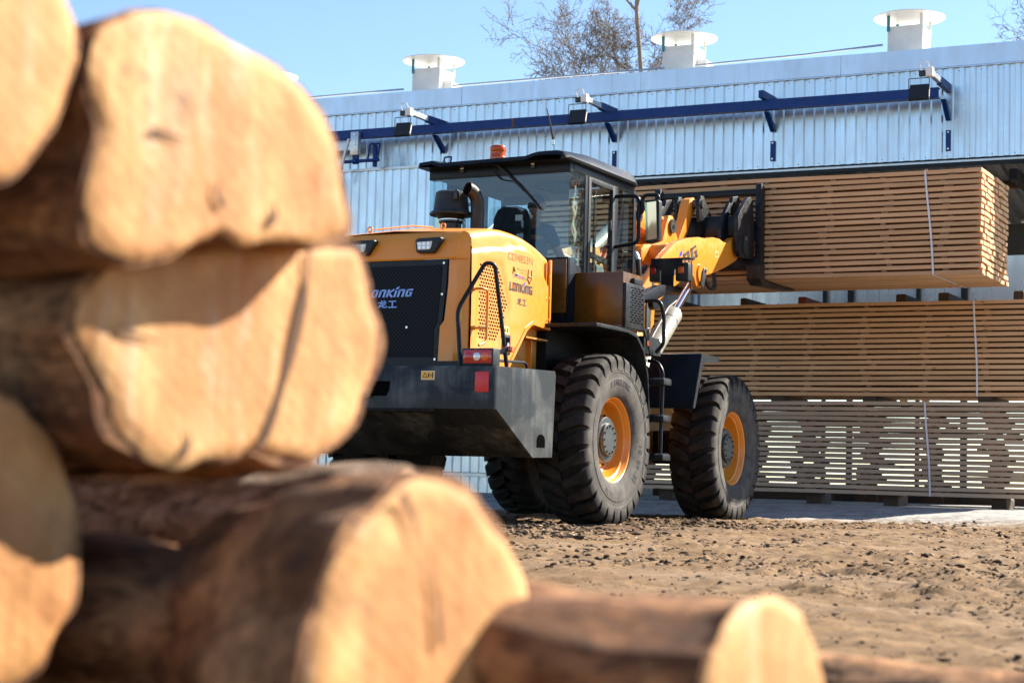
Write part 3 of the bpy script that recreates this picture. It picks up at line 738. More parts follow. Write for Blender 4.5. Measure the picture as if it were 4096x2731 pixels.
# ------------------------------------------------------------------ foreground log pile
def log(label, ctr, dist, head, outline, L, taper=.85, drop=0.0, bark='bark', tilt=0.0, rough=.018, bend=0.0, dark_edge=0.0, crack=None, seed=0, squash=1.0, local=None, delta=0.0, splits=(), rnd=.75):
    """A felled log: outline of its sawn face as seen in the photo, set at its own distance on a plane square to the log."""
    rs = random.Random(seed); C0 = Vector((0, 0, CAM_H))
    d = pix(*ctr); c = C0 + d * (dist / d.y)
    ax = Vector((math.sin(rad(head)) * math.cos(tilt), math.cos(rad(head)) * math.cos(tilt), math.sin(tilt)))    # from the face into the log
    ex = Vector((ax.y, -ax.x, 0)).normalized(); ez = ex.cross(ax); ez = ez if ez.z > 0 else -ez
    P = []
    for q in outline:
        r = pix(*q); t = (c - C0).dot(ax) / r.dot(ax); p = C0 + r * t - c
        P.append((p.dot(ex) * squash, p.dot(ez)))
    if local: P = local
    # resample the outline evenly
    n0 = len(P); seg = [math.dist(P[i], P[(i + 1) % n0]) for i in range(n0)]; tot = sum(seg); N = 96; R = []
    for k in range(N):
        s = k * tot / N; i = 0
        while s > seg[i]: s -= seg[i]; i += 1
        t = s / seg[i]; a, b = P[i], P[(i + 1) % n0]; R.append((a[0] + (b[0] - a[0]) * t, a[1] + (b[1] - a[1]) * t))
    R = [(p[0] * (1 + k_), p[1] * (1 + k_)) for p in R for k_ in (.05 * noise.noise(Vector((p[0] * 14, p[1] * 14, seed))) + .035 * noise.noise(Vector((p[0] * 34, p[1] * 34, seed + 5))),)]
    for _ in range(1): R = [((R[k - 1][0] + 2 * R[k][0] + R[(k + 1) % N][0]) / 4, (R[k - 1][1] + 2 * R[k][1] + R[(k + 1) % N][1]) / 4) for k in range(N)]
    mx = sum(p[0] for p in R) / N; mz = sum(p[1] for p in R) / N
    root = thing('log', label, 'log', (0, 0, 0), 0, 'stacked logs in the foreground')
    mat = Matrix((( ex.x, ax.x, ez.x, c.x), (ex.y, ax.y, ez.y, c.y), (ex.z, ax.z, ez.z, c.z), (0, 0, 0, 1)))
    root.matrix_world = mat
    # local axes: x across the face, y into the log, z up the face
    ns = max(10, int(L / .05)); rows = []
    rm = sum(math.hypot(p[0] - mx, p[1] - mz) for p in R) / N
    for i in range(ns + 1):
        s = i / ns; k = 1 - (1 - taper) * s ** (1.3 if drop else .8); rd = min(1, s * 3)
        row = []
        for j, p in enumerate(R):
            x, z = p[0] - mx, p[1] - mz
            h = math.hypot(x, z); f = (1 - rd * rnd) + rd * rnd * rm / max(h, 1e-4)
            nz = noise.noise(Vector((x * 6 + seed, s * L * 2.2, z * 6))) + .6 * noise.noise(Vector((x * 16, s * L * 7 + seed, z * 16)))
            g = k * f * (1 + nz * rough / rm * (1.6 if i else .7))
            row.append((mx + x * g + bend * s * s + s * L * math.tan(rad(delta)) * min(1, .35 + s * 2), s * L, mz + z * g - drop * min(1, s * 1.15) ** 1.9))
        row.append(row[0]); rows.append(row)
    ins = [.955 + .030 * noise.noise(Vector((p[0] * 11, p[1] * 11, seed + 9))) - .035 * max(0, noise.noise(Vector((p[0] * 5, p[1] * 5, seed + 3)))) for p in R]
    r0 = [(mx + (p[0] - mx) * q, -.002, mz + (p[1] - mz) * q) for p, q in zip(R, ins)]; rows.insert(0, r0 + [r0[0]])
    b = MB(); b.grid(rows); bmesh.ops.remove_doubles(b.bm, verts=b.bm.verts, dist=1e-6)
    cap = [b.bm.verts.new(p) for p in rows[-1][:-1]]; b.bm.faces.new(cap)
    b.build('trunk', M[bark], root, smooth=60)
    V = []; Fc = []; K = 14
    for i in range(K + 1):
        q = i / K
        for j in range(N):
            x = mx + (R[j][0] - mx) * q * ins[j] * 1.004; z = mz + (R[j][1] - mz) * q * ins[j] * 1.004
            y = -.008 + .004 * noise.noise(Vector((x * 9 + seed, z * 9, 1))) + (.005 if i == K else 0)
            V.append((x, y, z))
    for i in range(K):
        for j in range(N):
            k = (j + 1) % N; Fc.append((i * N + j, i * N + k, (i + 1) * N + k, (i + 1) * N + j))
    f = mesh_from('cut_face', V, Fc, M['endgrain'], root, smooth=60)
    for (q0, q1, w0) in splits:
        pp = []
        for q in (q0, q1):
            r = pix(*q); t = (c - C0).dot(ax) / r.dot(ax); p = C0 + r * t - c; pp.append((p.dot(ex), p.dot(ez)))
        (xa, za), (xb, zb) = pp; nn = Vector((zb - za, 0, xa - xb)).normalized() * w0; mmx, mmz = (xa + xb) / 2 + rs.uniform(-.01, .01), (za + zb) / 2
        MB().poly([(xa - nn.x, -.0125, za - nn.z), (xa + nn.x, -.0125, za + nn.z), (mmx + nn.x * .5, -.0125, mmz + nn.z * .5), (xb, -.0125, zb), (mmx - nn.x * .5, -.0125, mmz - nn.z * .5)]).build('drying_crack', M['crack'], f, smooth=0)
    if crack:
        b = MB(); pts = []
        for q in crack:
            r = pix(*q); t = (c - C0).dot(ax) / r.dot(ax); p = C0 + r * t - c; pts.append(Vector((p.dot(ex), -.011, p.dot(ez))))
        n = len(pts); up, lo = [], []
        for i, p in enumerate(pts):
            w = .0075 * (1 - .5 * abs(i / (n - 1) - .4)) * (1 + .5 * rs.uniform(-1, 1)); up.append((p.x - w, p.y, p.z)); lo.append((p.x + w, p.y, p.z))
        b.grid([up, lo]); b.build('bark_seam', M['crack'], f, smooth=0)
    return root

def circ(cx, cy, rx, ry, n=28, wob=.03, seed=1):
    rs = random.Random(seed); ph = [rs.uniform(0, 6.28) for _ in range(3)]
    o = []
    for i in range(n):
        a = 2 * math.pi * i / n; k = 1 + wob * (math.sin(2 * a + ph[0]) + .6 * math.sin(3 * a + ph[1]) + .5 * math.sin(5 * a + ph[2]))
        o.append((cx + rx * k * math.cos(a), cy + ry * k * math.sin(a)))
    return o
log('thick upper log with broad sunlit cut face and ragged lower edge', (480, 300), 1.94, -55,
    [(185, 565), (180, 470), (188, 380), (212, 310), (200, 230), (190, 150), (203, 90), (225, 40), (290, 15), (380, 18), (460, 45), (540, 95), (640, 155), (700, 198), (742, 260), (772, 340), (797, 430), (812, 500), (806, 545),
     (740, 565), (660, 560), (600, 560), (560, 578), (535, 572), (515, 552), (497, 528), (480, 552), (455, 560), (430, 570), (390, 592), (330, 606), (270, 608), (220, 592)], 1.9, .80, seed=1,
    splits=[((494, 478), (488, 405), .006), ((600, 520), (612, 455), .007), ((330, 300), (420, 330), .004)])
log('double-hearted cut log with dark bark seam, under the thick upper log', (500, 830), 2.06, -55,
    [(135, 745), (150, 700), (195, 640), (255, 588), (400, 565), (560, 545), (690, 560), (740, 560), (828, 565), (852, 640), (872, 750), (857, 860), (822, 950), (780, 1010), (735, 1050), (690, 1066), (640, 1062), (602, 1052),
     (575, 1032), (548, 1056), (500, 1062), (450, 1066), (420, 1086), (385, 1086), (350, 1062), (330, 1072), (318, 1050), (262, 1000), (230, 930), (200, 850), (165, 790)], 1.8, .93, seed=2,
    crack=[(694, 575), (690, 640), (680, 700), (664, 770), (650, 830), (632, 890), (615, 950), (598, 1000), (578, 1030)], splits=[((400, 1050), (410, 970), .006), ((250, 760), (360, 790), .004)])
log('pale cut log at the top left edge of the photo, bark strip on its right', (-60, 120), 1.68, -55, circ(-85, 120, 250, 310, seed=3), 1.6, .9, seed=3)
log('half-shaded cut log low on the left edge, below the dark gap', (-90, 1240), 1.855, -55, circ(-108, 1245, 290, 385, wob=.015, seed=4), 1.7, .85, seed=4)
log('big bottom log with flared orange face in the middle of the foreground', (960, 1500), 1.68, -55,
    [(682, 1568), (690, 1470), (710, 1390), (740, 1310), (785, 1230), (840, 1160), (900, 1102), (945, 1080), (985, 1085), (1050, 1110), (1110, 1165), (1160, 1235), (1195, 1300), (1218, 1380), (1242, 1460), (1255, 1568), (1245, 1680),
     (1200, 1790), (1110, 1870), (980, 1900), (850, 1860), (750, 1770), (700, 1670)], 1.0, .70, drop=.12, seed=5, rough=.02, delta=28, rnd=.5, splits=[((990, 1480), (960, 1240), .005), ((900, 1130), (940, 1260), .006)])
log('grey barked log lying behind the big bottom log', (930, 1290), 2.74, -57, circ(925, 1290, 120, 212, seed=6), 2.3, .97, bark='bark_grey', seed=6)
log('dark log deep in the pile behind the double-hearted log', (640, 900), 2.85, -56, circ(640, 890, 150, 195, seed=9), 2.0, .95, seed=9)
log('smaller bottom log with pale cut end right of the big bottom log', (1740, 1600), 1.74, -57,
    [(1598, 1568), (1620, 1500), (1650, 1430), (1690, 1372), (1735, 1346), (1780, 1352), (1830, 1400), (1862, 1470), (1887, 1540), (1897, 1620), (1882, 1720), (1832, 1800), (1750, 1832), (1672, 1790), (1615, 1690)], 1.5, 1.0, seed=7, rnd=.15)
log('reddish log whose top just shows along the bottom right edge', (2520, 1655), 2.6, -75, [], .95, .97, seed=8, local=circ(0, 0, .085, .085, seed=8))

# ------------------------------------------------------------------ strapped bundles of boards
def bundle(name, label, r, u, z, L, D, nb, layers, th, gap, parts_rows, stk, dull, straps, see=False, seed=0):
    rs = random.Random(seed); t = thing(name, label, 'lumber bundle', W(r, u, z), -YAW)
    pm = M['plank_dull'] if dull else M['plank']
    pit = th + gap; bw = D / nb
    rest = MB(); nr = 0; stick = MB(); ns = 0
    for k in range(layers):
        z0 = k * pit
        for j in range(nb):
            e0 = rs.gauss(0, .010); e1 = rs.gauss(0, .007); zz = z0 + rs.uniform(-.001, .001); dy = rs.gauss(0, .003)
            x0, x1 = -L / 2 + e0, L / 2 + e1; y0, y1 = j * bw + dy + .002, (j + 1) * bw + dy - .002
            n = 12; b = rest if j >= parts_rows else MB()
            sag = rs.gauss(0, .0036); ph = rs.uniform(0, 6); dz = rs.uniform(-.0015, .0015)
            rows = []
            for i in range(n + 1):
                s = i / n; x = x0 + (x1 - x0) * s; w = sag * math.sin(s * 9 + ph); w2 = rs.gauss(0, .0012)
                rows.append([b.bm.verts.new((x, y0 + w2, zz + w)), b.bm.verts.new((x, y1 + w2, zz + w)), b.bm.verts.new((x, y1 + w2, zz + th + w + dz)), b.bm.verts.new((x, y0 + w2, zz + th + w + dz))])
            for i in range(n):
                for q in range(4): b.bm.faces.new((rows[i][q], rows[i + 1][q], rows[i + 1][(q + 1) % 4], rows[i][(q + 1) % 4]))
            b.bm.faces.new(rows[0]); b.bm.faces.new(rows[-1][::-1])
            if b is not rest: b.build('plank', pm, t, smooth=0)
            else: nr += 1
        if k < layers - 1:
            for x in stk:
               for _ in range(3 if see else 1):
                xx = x + rs.gauss(0, .10 if see else .045); w = rs.choice([.03, .035, .045, .055])
                c = stick if ns >= 95 else MB(); ns += 1
                y1 = D - .01
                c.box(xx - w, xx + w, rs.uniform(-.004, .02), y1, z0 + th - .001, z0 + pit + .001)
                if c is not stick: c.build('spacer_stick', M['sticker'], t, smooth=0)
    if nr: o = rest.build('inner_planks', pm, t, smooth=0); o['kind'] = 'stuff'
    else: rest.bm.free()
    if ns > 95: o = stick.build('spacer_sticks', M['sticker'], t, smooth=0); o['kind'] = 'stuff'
    else: stick.bm.free()
    H = (layers - 1) * pit + th
    for (xa, xb) in straps:
        b = MB(); n = 18; rows = []
        for i in range(n + 1):
            s = i / n; x = xa + (xb - xa) * s + .008 * math.sin(s * 5); w = .0125 if i % 3 else .010
            rows.append([(x - w, -.012, s * H - .004), (x + w, -.012, s * H - .004)])
        b.grid(rows)
        b.grid([[(xb - .016, -.012, H + .004), (xb + .016, -.012, H + .004)], [(xb - .016, D + .01, H + .004), (xb + .016, D + .01, H + .004)]])
        b.grid([[(xa - .016, -.012, -.006), (xa + .016, -.012, -.006)], [(xa - .016 + .05, D + .01, -.006), (xa + .016 + .05, D + .01, -.006)]])
        b.build('strap', M['strap'], t, smooth=0)
    return t
def stk_pos(L, n): return [-L / 2 + .42 + (L - .84) * i / (n - 1) for i in range(n)]
bundle('lumber_bundle', 'strapped bundle of fresh boards lifted on the loader forks', .42, 5.85, 2.965, 6.0, 1.5, 10, 18, .0465, .0252, 4, stk_pos(6.0, 8), False, [(2.43, 2.33), (-2.0, -2.06)], seed=1)
bundle('lumber_bundle', 'upper bundle of boards on the ground stack, bearers lying on top of it', 1.15, 7.6, 1.60, 6.3, 1.2, 8, 18, .046, .0237, 1, stk_pos(6.3, 8), False, [(1.84, 1.80)], seed=2)
bundle('lumber_bundle', 'lowest bundle of boards near the ground with daylight showing through its gaps', .75, 7.6, .315, 5.75, .42, 3, 18, .0495, .0188, 1, stk_pos(5.75, 7), True, [(1.65, 1.58)], see=True, seed=3)
def bearer(r, u, z, w, h, D, label, cat='bearer', group=None, red=False):
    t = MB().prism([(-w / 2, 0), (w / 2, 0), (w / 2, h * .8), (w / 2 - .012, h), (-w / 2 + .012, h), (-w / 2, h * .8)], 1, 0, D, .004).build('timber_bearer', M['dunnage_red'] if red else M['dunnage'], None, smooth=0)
    t.location = W(r, u, z); t.rotation_euler = (0, 0, -YAW); tag(t, label, cat, group)
M['dunnage_red'] = plank_mat('red_stained_block', ((.13, .030, .020), (.22, .055, .032)))
gtop = 'bearers lying on the upper ground bundle'
bearer(-1.13, 7.62, 2.832, .10, .085, 1.1, 'squared timber bearer behind the chrome lift cylinder rod', group=gtop)
bearer(-.17, 7.62, 2.832, .10, .095, 1.1, 'brown bearer on the upper ground bundle, just right of the boom', group=gtop)
bearer(.65, 7.62, 2.832, .11, .095, 1.1, 'red stained bearer on the upper ground bundle under the fork tine tip', group=gtop, red=True)
bearer(1.99, 7.62, 2.832, .13, .10, 1.1, 'notched bearer on the upper ground bundle, left one of the close pair', group=gtop)
bearer(2.55, 7.62, 2.832, .14, .105, 1.1, 'notched bearer on the upper ground bundle, right one of the close pair', group=gtop)
bearer(3.50, 7.62, 2.832, .13, .105, 1.1, 'bearer on the upper ground bundle at the right edge of the photo', group=gtop)
gmid = 'bearers between the two ground bundles'
for r, lab in ((.32, 'dark bearer between the ground bundles behind the front tyre'), (1.58, 'dark bearer between the ground bundles beside the white daylight gap'), (3.08, 'dark bearer between the ground bundles right of the upper strap')):
    bearer(r, 7.62, 1.510, .17, .088, 1.1, lab, group=gmid)
glow = 'bearers under the lowest ground bundle'
for r, lab in ((-1.3, 'block under the lowest bundle seen between the wheels of the loader'), (.82, 'block under the lowest bundle nearest the front tyre'), (1.86, 'block under the lowest bundle left of its strap foot'), (3.25, 'block under the lowest bundle at the right edge of the photo')):
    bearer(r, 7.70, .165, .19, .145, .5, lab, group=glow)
b = MB()
for i in range(7):
    b.tube([(.17 * math.cos(a) + i * .012, .02 * i, .16 + (.17 + .004 * i) * math.sin(a)) for a in [2 * math.pi * k / 20 for k in range(21)]], .009, 6, caps=False)
o = b.build('hose_coil', flat('yellow_hose', (.55, .33, .03), .5), None); o.location = W(1.08, 11.72, 1.57); o.rotation_euler = (0, 0, -YAW)
tag(o, 'small coil of yellow hose seen between the two ground bundles', 'hose')
# ------------------------------------------------------------------ wheel loader (x right, y ahead, z up, origin under the rear axle)
LD = thing('wheel_loader', 'yellow and black wheel loader carrying a bundle of boards on its forks', 'wheel loader', ORG, -YAW)
Y_, B_, BD_, DU = M['yellow'], M['black'], M['black_dusty'], M['dark_under']
sideX = lambda x: dict(ex=(0, 1, 0), ey=(0, 0, 1))
M['badge'] = flat('badge_blue_chrome', (.17, .27, .60), .25, .3)
# --- counterweight
def cw_mat():
    k = NT('scuffed_black_casting')
    n1 = k.noise(3, 6, .6, k.coords((1, 1, .5))); n2 = k.noise(2.6, 3, .5, k.coords((1, .7, 1), (rad(35), 0, 0)), .6); n3 = k.noise(90, 3)
    n4 = k.noise(16, 6, .7, k.coords((1, 1, .06)))
    c = k.ramp(n1, [(.3, (.008, .010, .013)), (.7, (.013, .015, .018))])
    d = k.math('MULTIPLY', k.ramp(n2, [(.44, .12), (.62, 1)]), k.ramp(n4, [(.35, .25), (.70, 1)]))
    c = k.mix(k.math('MULTIPLY', d, .80), c, (.150, .156, .148))
    c = k.mix(k.math('MULTIPLY', k.ramp(n3, [(.60, 0), (.72, 1)]), .15), c, (.22, .22, .21))
    k.b.inputs['Specular IOR Level'].default_value = .25; k.bump(n3, .2, .003); k.set(Base_Color=c, Roughness=k.ramp(n4, [(.4, .32), (.7, .5)])); return k.m
M['cw'] = cw_mat()
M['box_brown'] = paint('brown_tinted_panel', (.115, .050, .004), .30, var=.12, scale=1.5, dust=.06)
cw = MB(); prof = [(-2.27, .985), (-2.27, 1.31), (-2.24, 1.345), (-1.08, 1.37), (-1.06, 1.33), (-1.10, .61), (-1.48, .60)]
def cw_section(x, back):        # the rear face steps forward toward the corners
    return [(x, y + (back if y < -2.0 else 0), z) for y, z in prof]
secs = [(-1.215, .095), (-1.205, .065), (-1.17, .04), (-.93, .025), (-.915, .012), (-.74, .008), (-.73, 0), (.73, 0), (.74, .008), (.915, .012), (.93, .025), (1.17, .04), (1.205, .065), (1.215, .095)]
cols = [[cw.bm.verts.new(p) for p in cw_section(x, b)] for x, b in secs]
for i in range(len(cols) - 1):
    for j in range(7):
        k = (j + 1) % 7; cw.bm.faces.new((cols[i][j], cols[i][k], cols[i + 1][k], cols[i + 1][j]))
cw.bm.faces.new(cols[0]); cw.bm.faces.new(cols[-1][::-1])
es = [e for e in cw.bm.edges if len(e.link_faces) == 2 and e.calc_face_angle(0) > .5]
bmesh.ops.recalc_face_normals(cw.bm, faces=cw.bm.faces[:])
bmesh.ops.bevel(cw.bm, geom=es, offset=.018, segments=3, affect='EDGES', profile=.5, clamp_overlap=True)
CWT = cw.build('counterweight', M['cw'], LD, smooth=40)
MB().box(-.70, .70, -2.30, -2.20, .955, .985, .004).build('lower_lip', DU, CWT)
MB().prism([(-.18, 1.215), (.24, 1.215), (.235, 1.14), (.205, 1.09), (-.18, 1.09)], 1, -2.274, -2.26).build('tow_hitch_recess', M['hole'], CWT, smooth=0)
MB().cyl((.03, -2.29, 1.08), (.03, -2.29, 1.23), .035, seg=14).build('tow_pin', M['steel'], CWT)
arch = [(-1.41, .69), (-1.25, .69), (-1.25, .75)] + [(-1.33 + .08 * math.cos(a), .75 + .055 * math.sin(a)) for a in [math.pi * k / 8 for k in range(1, 8)]] + [(-1.41, .75)]
MB().prism(arch, 0, 1.2135, 1.2175).build('drain_opening', M['hole'], CWT, smooth=0)
MB().prism([(-2.185, 1.125), (-2.185, 1.285), (-2.172, 1.30), (-2.163, 1.30), (-2.163, 1.11), (-2.172, 1.11)], 0, 1.2165, 1.2175).bm.free() if 0 else None
b = MB(); b.box(1.035, 1.168, -2.238, -2.2285, 1.125, 1.295, .004); b.build('reflector', M['red_reflector'], CWT)
st = MB().box(.545, .675, -2.2735, -2.2705, 1.225, 1.30).build('warning_sticker', M['sticker_edge'], CWT, smooth=0)
MB().box(.55, .67, -2.2755, -2.274, 1.23, 1.295).build('yellow_field', M['sticker_yellow'], st, smooth=0)
b = MB()
def tri(b, cx, cz, s, y):
    P = [(cx - s, cz - s * .8), (cx + s, cz - s * .8), (cx, cz + s)]
    for i in range(3):
        p, q = Vector((P[i][0], y, P[i][1])), Vector((P[(i + 1) % 3][0], y, P[(i + 1) % 3][1])); d = (q - p).normalized(); n = Vector((d.z, 0, -d.x)) * s * .12
        b.poly([p - n, q - n, q + n, p + n])
tri(b, .583, 1.262, .021, -2.2765); b.poly([(.613, -2.2765, 1.245), (.625, -2.2765, 1.245), (.625, -2.2765, 1.28), (.613, -2.2765, 1.28)]); b.poly([(.63, -2.2765, 1.258), (.65, -2.2765, 1.258), (.65, -2.2765, 1.266), (.63, -2.2765, 1.266)])
b.poly([(.652, -2.2765, 1.24), (.662, -2.2765, 1.24), (.662, -2.2765, 1.288), (.652, -2.2765, 1.288)]); b.build('pictogram', M['ink'], st, smooth=0)
b = MB(); b.bent([(.95, -1.86, 1.35), (.95, -1.82, 1.42), (1.06, -1.35, 1.43), (1.06, -1.31, 1.36)], .013, .04, 8); b.build('grab_bar', B_, CWT)
MB().box(-.78, .78, -2.02, -1.92, 1.33, 1.40).build('grille_sill', B_, LD, smooth=0)

# --- engine hood as one pressed body
HS = .78
def ztop(u): return float(np.interp(u, [-1.99, -1.93, -1.85, -1.6, -1.4, -1.2, -1.0, -.8, -.6, -.45, -.34], [2.475, 2.52, 2.55, 2.60, 2.635, 2.648, 2.645, 2.63, 2.595, 2.555, 2.52]))
def zbot(u): return float(np.interp(u, [-2, -1.14, -.80, -.70, -.66, -.34], [1.385, 1.385, 1.755, 1.815, 1.825, 1.80]))
def zcr(u): return float(np.interp(u, [-2, -1.75, -1.0, -.86, -.68, -.36], [2.30, 2.35, 2.475, 2.485, 2.455, 2.20]))
def sideoff(u, z):
    o = 0.0
    t = (z - zcr(u)) / .04; t = min(max(t, 0), 1); o -= .030 * t * t * (3 - 2 * t)
    if u < -1.72: o -= .030 * min(1, (-1.72 - u) / .27) ** 2 * .4
    # shallow recess round the perforated field
    a = [(-1.76, 2.33), (-1.30, 2.33), (-1.12, 1.95), (-1.34, 1.57), (-1.76, 1.57)]
    d = 9
    for i in range(5):
        p, q = a[i], a[(i + 1) % 5]; ex, ez = q[0] - p[0], q[1] - p[1]; L = math.hypot(ex, ez)
        d = min(d, -((z - p[1]) * ex - (u - p[0]) * ez) / L)
    if d > -.03: o -= .014 * min(max((d + .005) / .03, 0), 1)
    return o
us = [-1.87 + .03 * i for i in range(52)]; us[-1] = -.34
rows = []
for u in us:
    zt, zb = ztop(u), zbot(u); row = []
    for k in range(30):
        z = zb + (zt - .10 - zb) * k / 29; row.append((HS + sideoff(u, z), u, z))
    e = HS + sideoff(u, zt - .10)
    for k in range(1, 6):
        a = math.pi / 2 * k / 5; row.append((e - .085 + .085 * math.cos(a), u, zt - .10 + .085 * math.sin(a)))
    for x in (.5, .3, .1, 0): row.append((x, u, zt - .015 + .03 * (1 - x / .7)))
    rows.append(row)
b = MB(); b.grid(rows); b.mirror_x()
bmesh.ops.remove_doubles(b.bm, verts=b.bm.verts, dist=1e-5)
HOOD = b.build('hood', Y_, LD, smooth=28)
for s in (1, -1):                                     # front lip of the hood
    b = MB(); b.box(s * HS - .012, s * HS + .012, -.352, -.322, 1.80, 2.46, .004)
    for z in (1.90, 2.10, 2.30): b.cyl((s * (HS + .012), -.375, z), (s * (HS + .018), -.375, z), .008, seg=8)
    b.build('front_flange', Y_, HOOD)
# rear surround
for s in (1, -1):
    b = MB()
    zs = [1.385, 1.70, 1.755, 2.05, 2.30, 2.40]
    def pl(z):                          # plan of the pillar at a height: inner edge of the grille, fold, chamfer, side seam
        i = float(np.interp(z, [1.385, 1.69, 1.755, 2.05, 2.3, 2.4], [.525, .525, .56, .585, .585, .585]))
        lean = (z - 1.385) * .035
        k = .02 if z < 1.72 else 0
        return [(i, -1.93 + lean), (i + .01, -1.965 + lean - k), (.675, -1.96 + lean - k), (.765, -1.885 + lean * .3), (.768, -1.865)]
    b.grid([[(s * x, u, z) for x, u in pl(z)] for z in zs])
    b.build('rear_pillar', Y_, HOOD, smooth=25)
b = MB(); pr = []
for z, u in ((2.285, -1.955), (2.30, -1.962), (2.42, -1.945), (2.475, -1.925), (2.515, -1.89), (2.535, -1.865)):
    xe = float(np.interp(z, [2.28, 2.44, 2.475, 2.515, 2.535], [.772, .772, .768, .742, .70])); q = .99
    half = [(0, u), (.35, u), (.62, u), (.675, u + .004), (min(.735, xe - .03), (u - 1.868) * .5 + .006), (xe, -1.866)]
    pr.append([(-x, y, z) for x, y in half[:0:-1]] + [(x, y, z) for x, y in half])
b.grid(pr); b.build('rear_crown', Y_, HOOD, smooth=25)
b = MB(); b.tube([(HS + .0005, -1.868, 1.39), (HS - .001, -1.868, 1.9), (HS - .010, -1.868, 2.40)], .006, 6)
b.build('panel_gap', M['hole'], HOOD)
# dark inner panel behind the wheel-arch cut-out
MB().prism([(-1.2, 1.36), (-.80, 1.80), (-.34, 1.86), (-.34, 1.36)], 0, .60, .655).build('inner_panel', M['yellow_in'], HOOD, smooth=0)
MB().prism([(-1.14, 1.385), (-.80, 1.755), (-.70, 1.815), (-.66, 1.825), (-.34, 1.80), (-.34, 1.835), (-.68, 1.855), (-.82, 1.785), (-1.185, 1.385)], 0, .655, HS + .008).build('arch_lip', Y_, HOOD, smooth=20)
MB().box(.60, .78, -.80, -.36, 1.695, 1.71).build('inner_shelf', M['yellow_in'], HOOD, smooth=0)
MB().box(.655, .70, -.535, -.515, 1.42, 1.70).build('inner_rib', Y_, HOOD, smooth=0)
# grille
gm = NT('perforated_black_sheet')
def hexmat():
    k = gm; v = k.n('ShaderNodeTexVoronoi', feature='F1'); v.inputs['Scale'].default_value = 1.0; v.inputs['Randomness'].default_value = 0
    co = k.n('ShaderNodeTexCoord'); mp = k.n('ShaderNodeMapping'); mp.inputs['Scale'].default_value = (38, 0, 38); mp.inputs['Rotation'].default_value = (0, rad(45), 0)
    k.l(co.outputs['Object'], mp.inputs[0]); k.l(mp.outputs[0], v.inputs['Vector'])
    c = k.ramp(v.outputs['Distance'], [(.36, (.002, .002, .003)), (.42, (.010, .015, .024))])
    k.b.inputs['Specular IOR Level'].default_value = .12; k.set(Base_Color=c, Roughness=.5); return k.m
M['grille'] = hexmat()
G = MB().prism([(-.585, 2.285), (.585, 2.285), (.575, 2.05), (.545, 1.755), (.515, 1.69), (.515, 1.395), (-.515, 1.395), (-.515, 1.69), (-.545, 1.755), (-.575, 2.05)], 1, -1.945, -1.92).build('grille', M['black'], LD, smooth=0)
MB().prism([(-.53, 2.235), (.53, 2.235), (.525, 2.05), (.495, 1.74), (.465, 1.68), (.465, 1.44), (-.465, 1.44), (-.465, 1.68), (-.495, 1.74), (-.525, 2.05)], 1, -1.950, -1.9455).build('perforated_sheet', M['grille'], G, smooth=0)
b = MB()
for x, z in ((.555, 2.25), (.545, 1.98), (.49, 1.42), (-.555, 2.25), (-.49, 1.42), (.20, 1.70)): b.cyl((x, -1.96, z), (x, -1.943, z), .011, seg=10)
b.build('screws', M['zinc'], G)
bdg = sub('maker_badge', G)
MB().box(-.33, .33, -1.956, -1.9505, 1.945, 2.095).build('badge_backing', M['badge_blue'], bdg, smooth=0) if 0 else None
logo_on((-.24, -1.95, 1.966), (1, 0, 0), (0, 0, 1), .475, .067, M['badge'], M['badge'], bdg, .008, .25, .21)
hv = strokes(HAN, .14); place_flat('characters', *hv, (-.098, -1.95, 1.872), (1, 0, 0), (0, 0, 1), .192, .066, M['badge'], bdg, .008)
# rear work lights
for x0 in (-.385, .285):
    P = [(x0, 2.452), (x0 + .03, 2.468), (x0 + .255, 2.472), (x0 + .262, 2.455), (x0 + .195, 2.345), (x0 + .175, 2.335), (x0 + .03, 2.338), (x0 + .015, 2.35)]
    w = MB().prism(P, 1, -2.005, -1.93, .008).build('work_light', M['plastic'], LD)
    MB().prism([(x0 + .022, 2.432), (x0 + .175, 2.436), (x0 + .165, 2.385), (x0 + .15, 2.365), (x0 + .035, 2.365)], 1, -2.009, -2.004).build('lens', M['white_lens'], w, smooth=0)
    b = MB()
    for i in range(3):
        for j in range(2): b.cyl((x0 + .052 + i * .043, -2.0115, 2.384 + j * .032), (x0 + .052 + i * .043, -2.0085, 2.384 + j * .032), .0135, seg=12)
    b.build('diode', M['clear_lens'], w)
# perforations, decals, handle on the right side
b = MB()
def inpoly(u, z):
    a = [(-1.70, 2.275), (-1.345, 2.275), (-1.165, 1.945), (-1.36, 1.625), (-1.70, 1.625)]
    for i in range(5):
        p, q = a[i], a[(i + 1) % 5]
        if (z - p[1]) * (q[0] - p[0]) - (u - p[0]) * (q[1] - p[1]) > 0: return False
    return True
for i in range(13):
    for j in range(22):
        u = -1.685 + i * .0455 + (.0228 if j % 2 else 0); z = 2.262 - j * .030
        if inpoly(u, z):
            x = HS + sideoff(u, z) + .0022; a, c = .0150, .0098
            b.poly([(x, u - a * .7, z + c), (x, u - a, z - c * .4), (x, u + a * .7, z - c), (x, u + a, z + c * .4)])
b.build('vent_holes', M['hole'], HOOD, smooth=0)
ex, ey = (0, 1, 0), (0, 0, 1)
mk = sub('side_decals', HOOD)
text_on('model_code', 'CDM853N', (HS - .004, -1.205, 2.362), ex, ey, .50, .072, M['logo_pale'], mk, .004, .026, .0)
logo_on((HS, -1.155, 2.094), ex, ey, .455, .078, M['logo_grey'], M['logo_blue'], mk)
hv = strokes(HAN, .13); place_flat('characters', *hv, (HS, -1.0, 1.98), ex, ey, .185, .062, M['logo_grey'], mk, .003)
text_on('dealer_name', 'ТехСтрой', (HS, -1.09, 2.212), ex, ey, .20, .040, flat('dealer_violet', (.10, .06, .32), .5), mk, .003, .012)
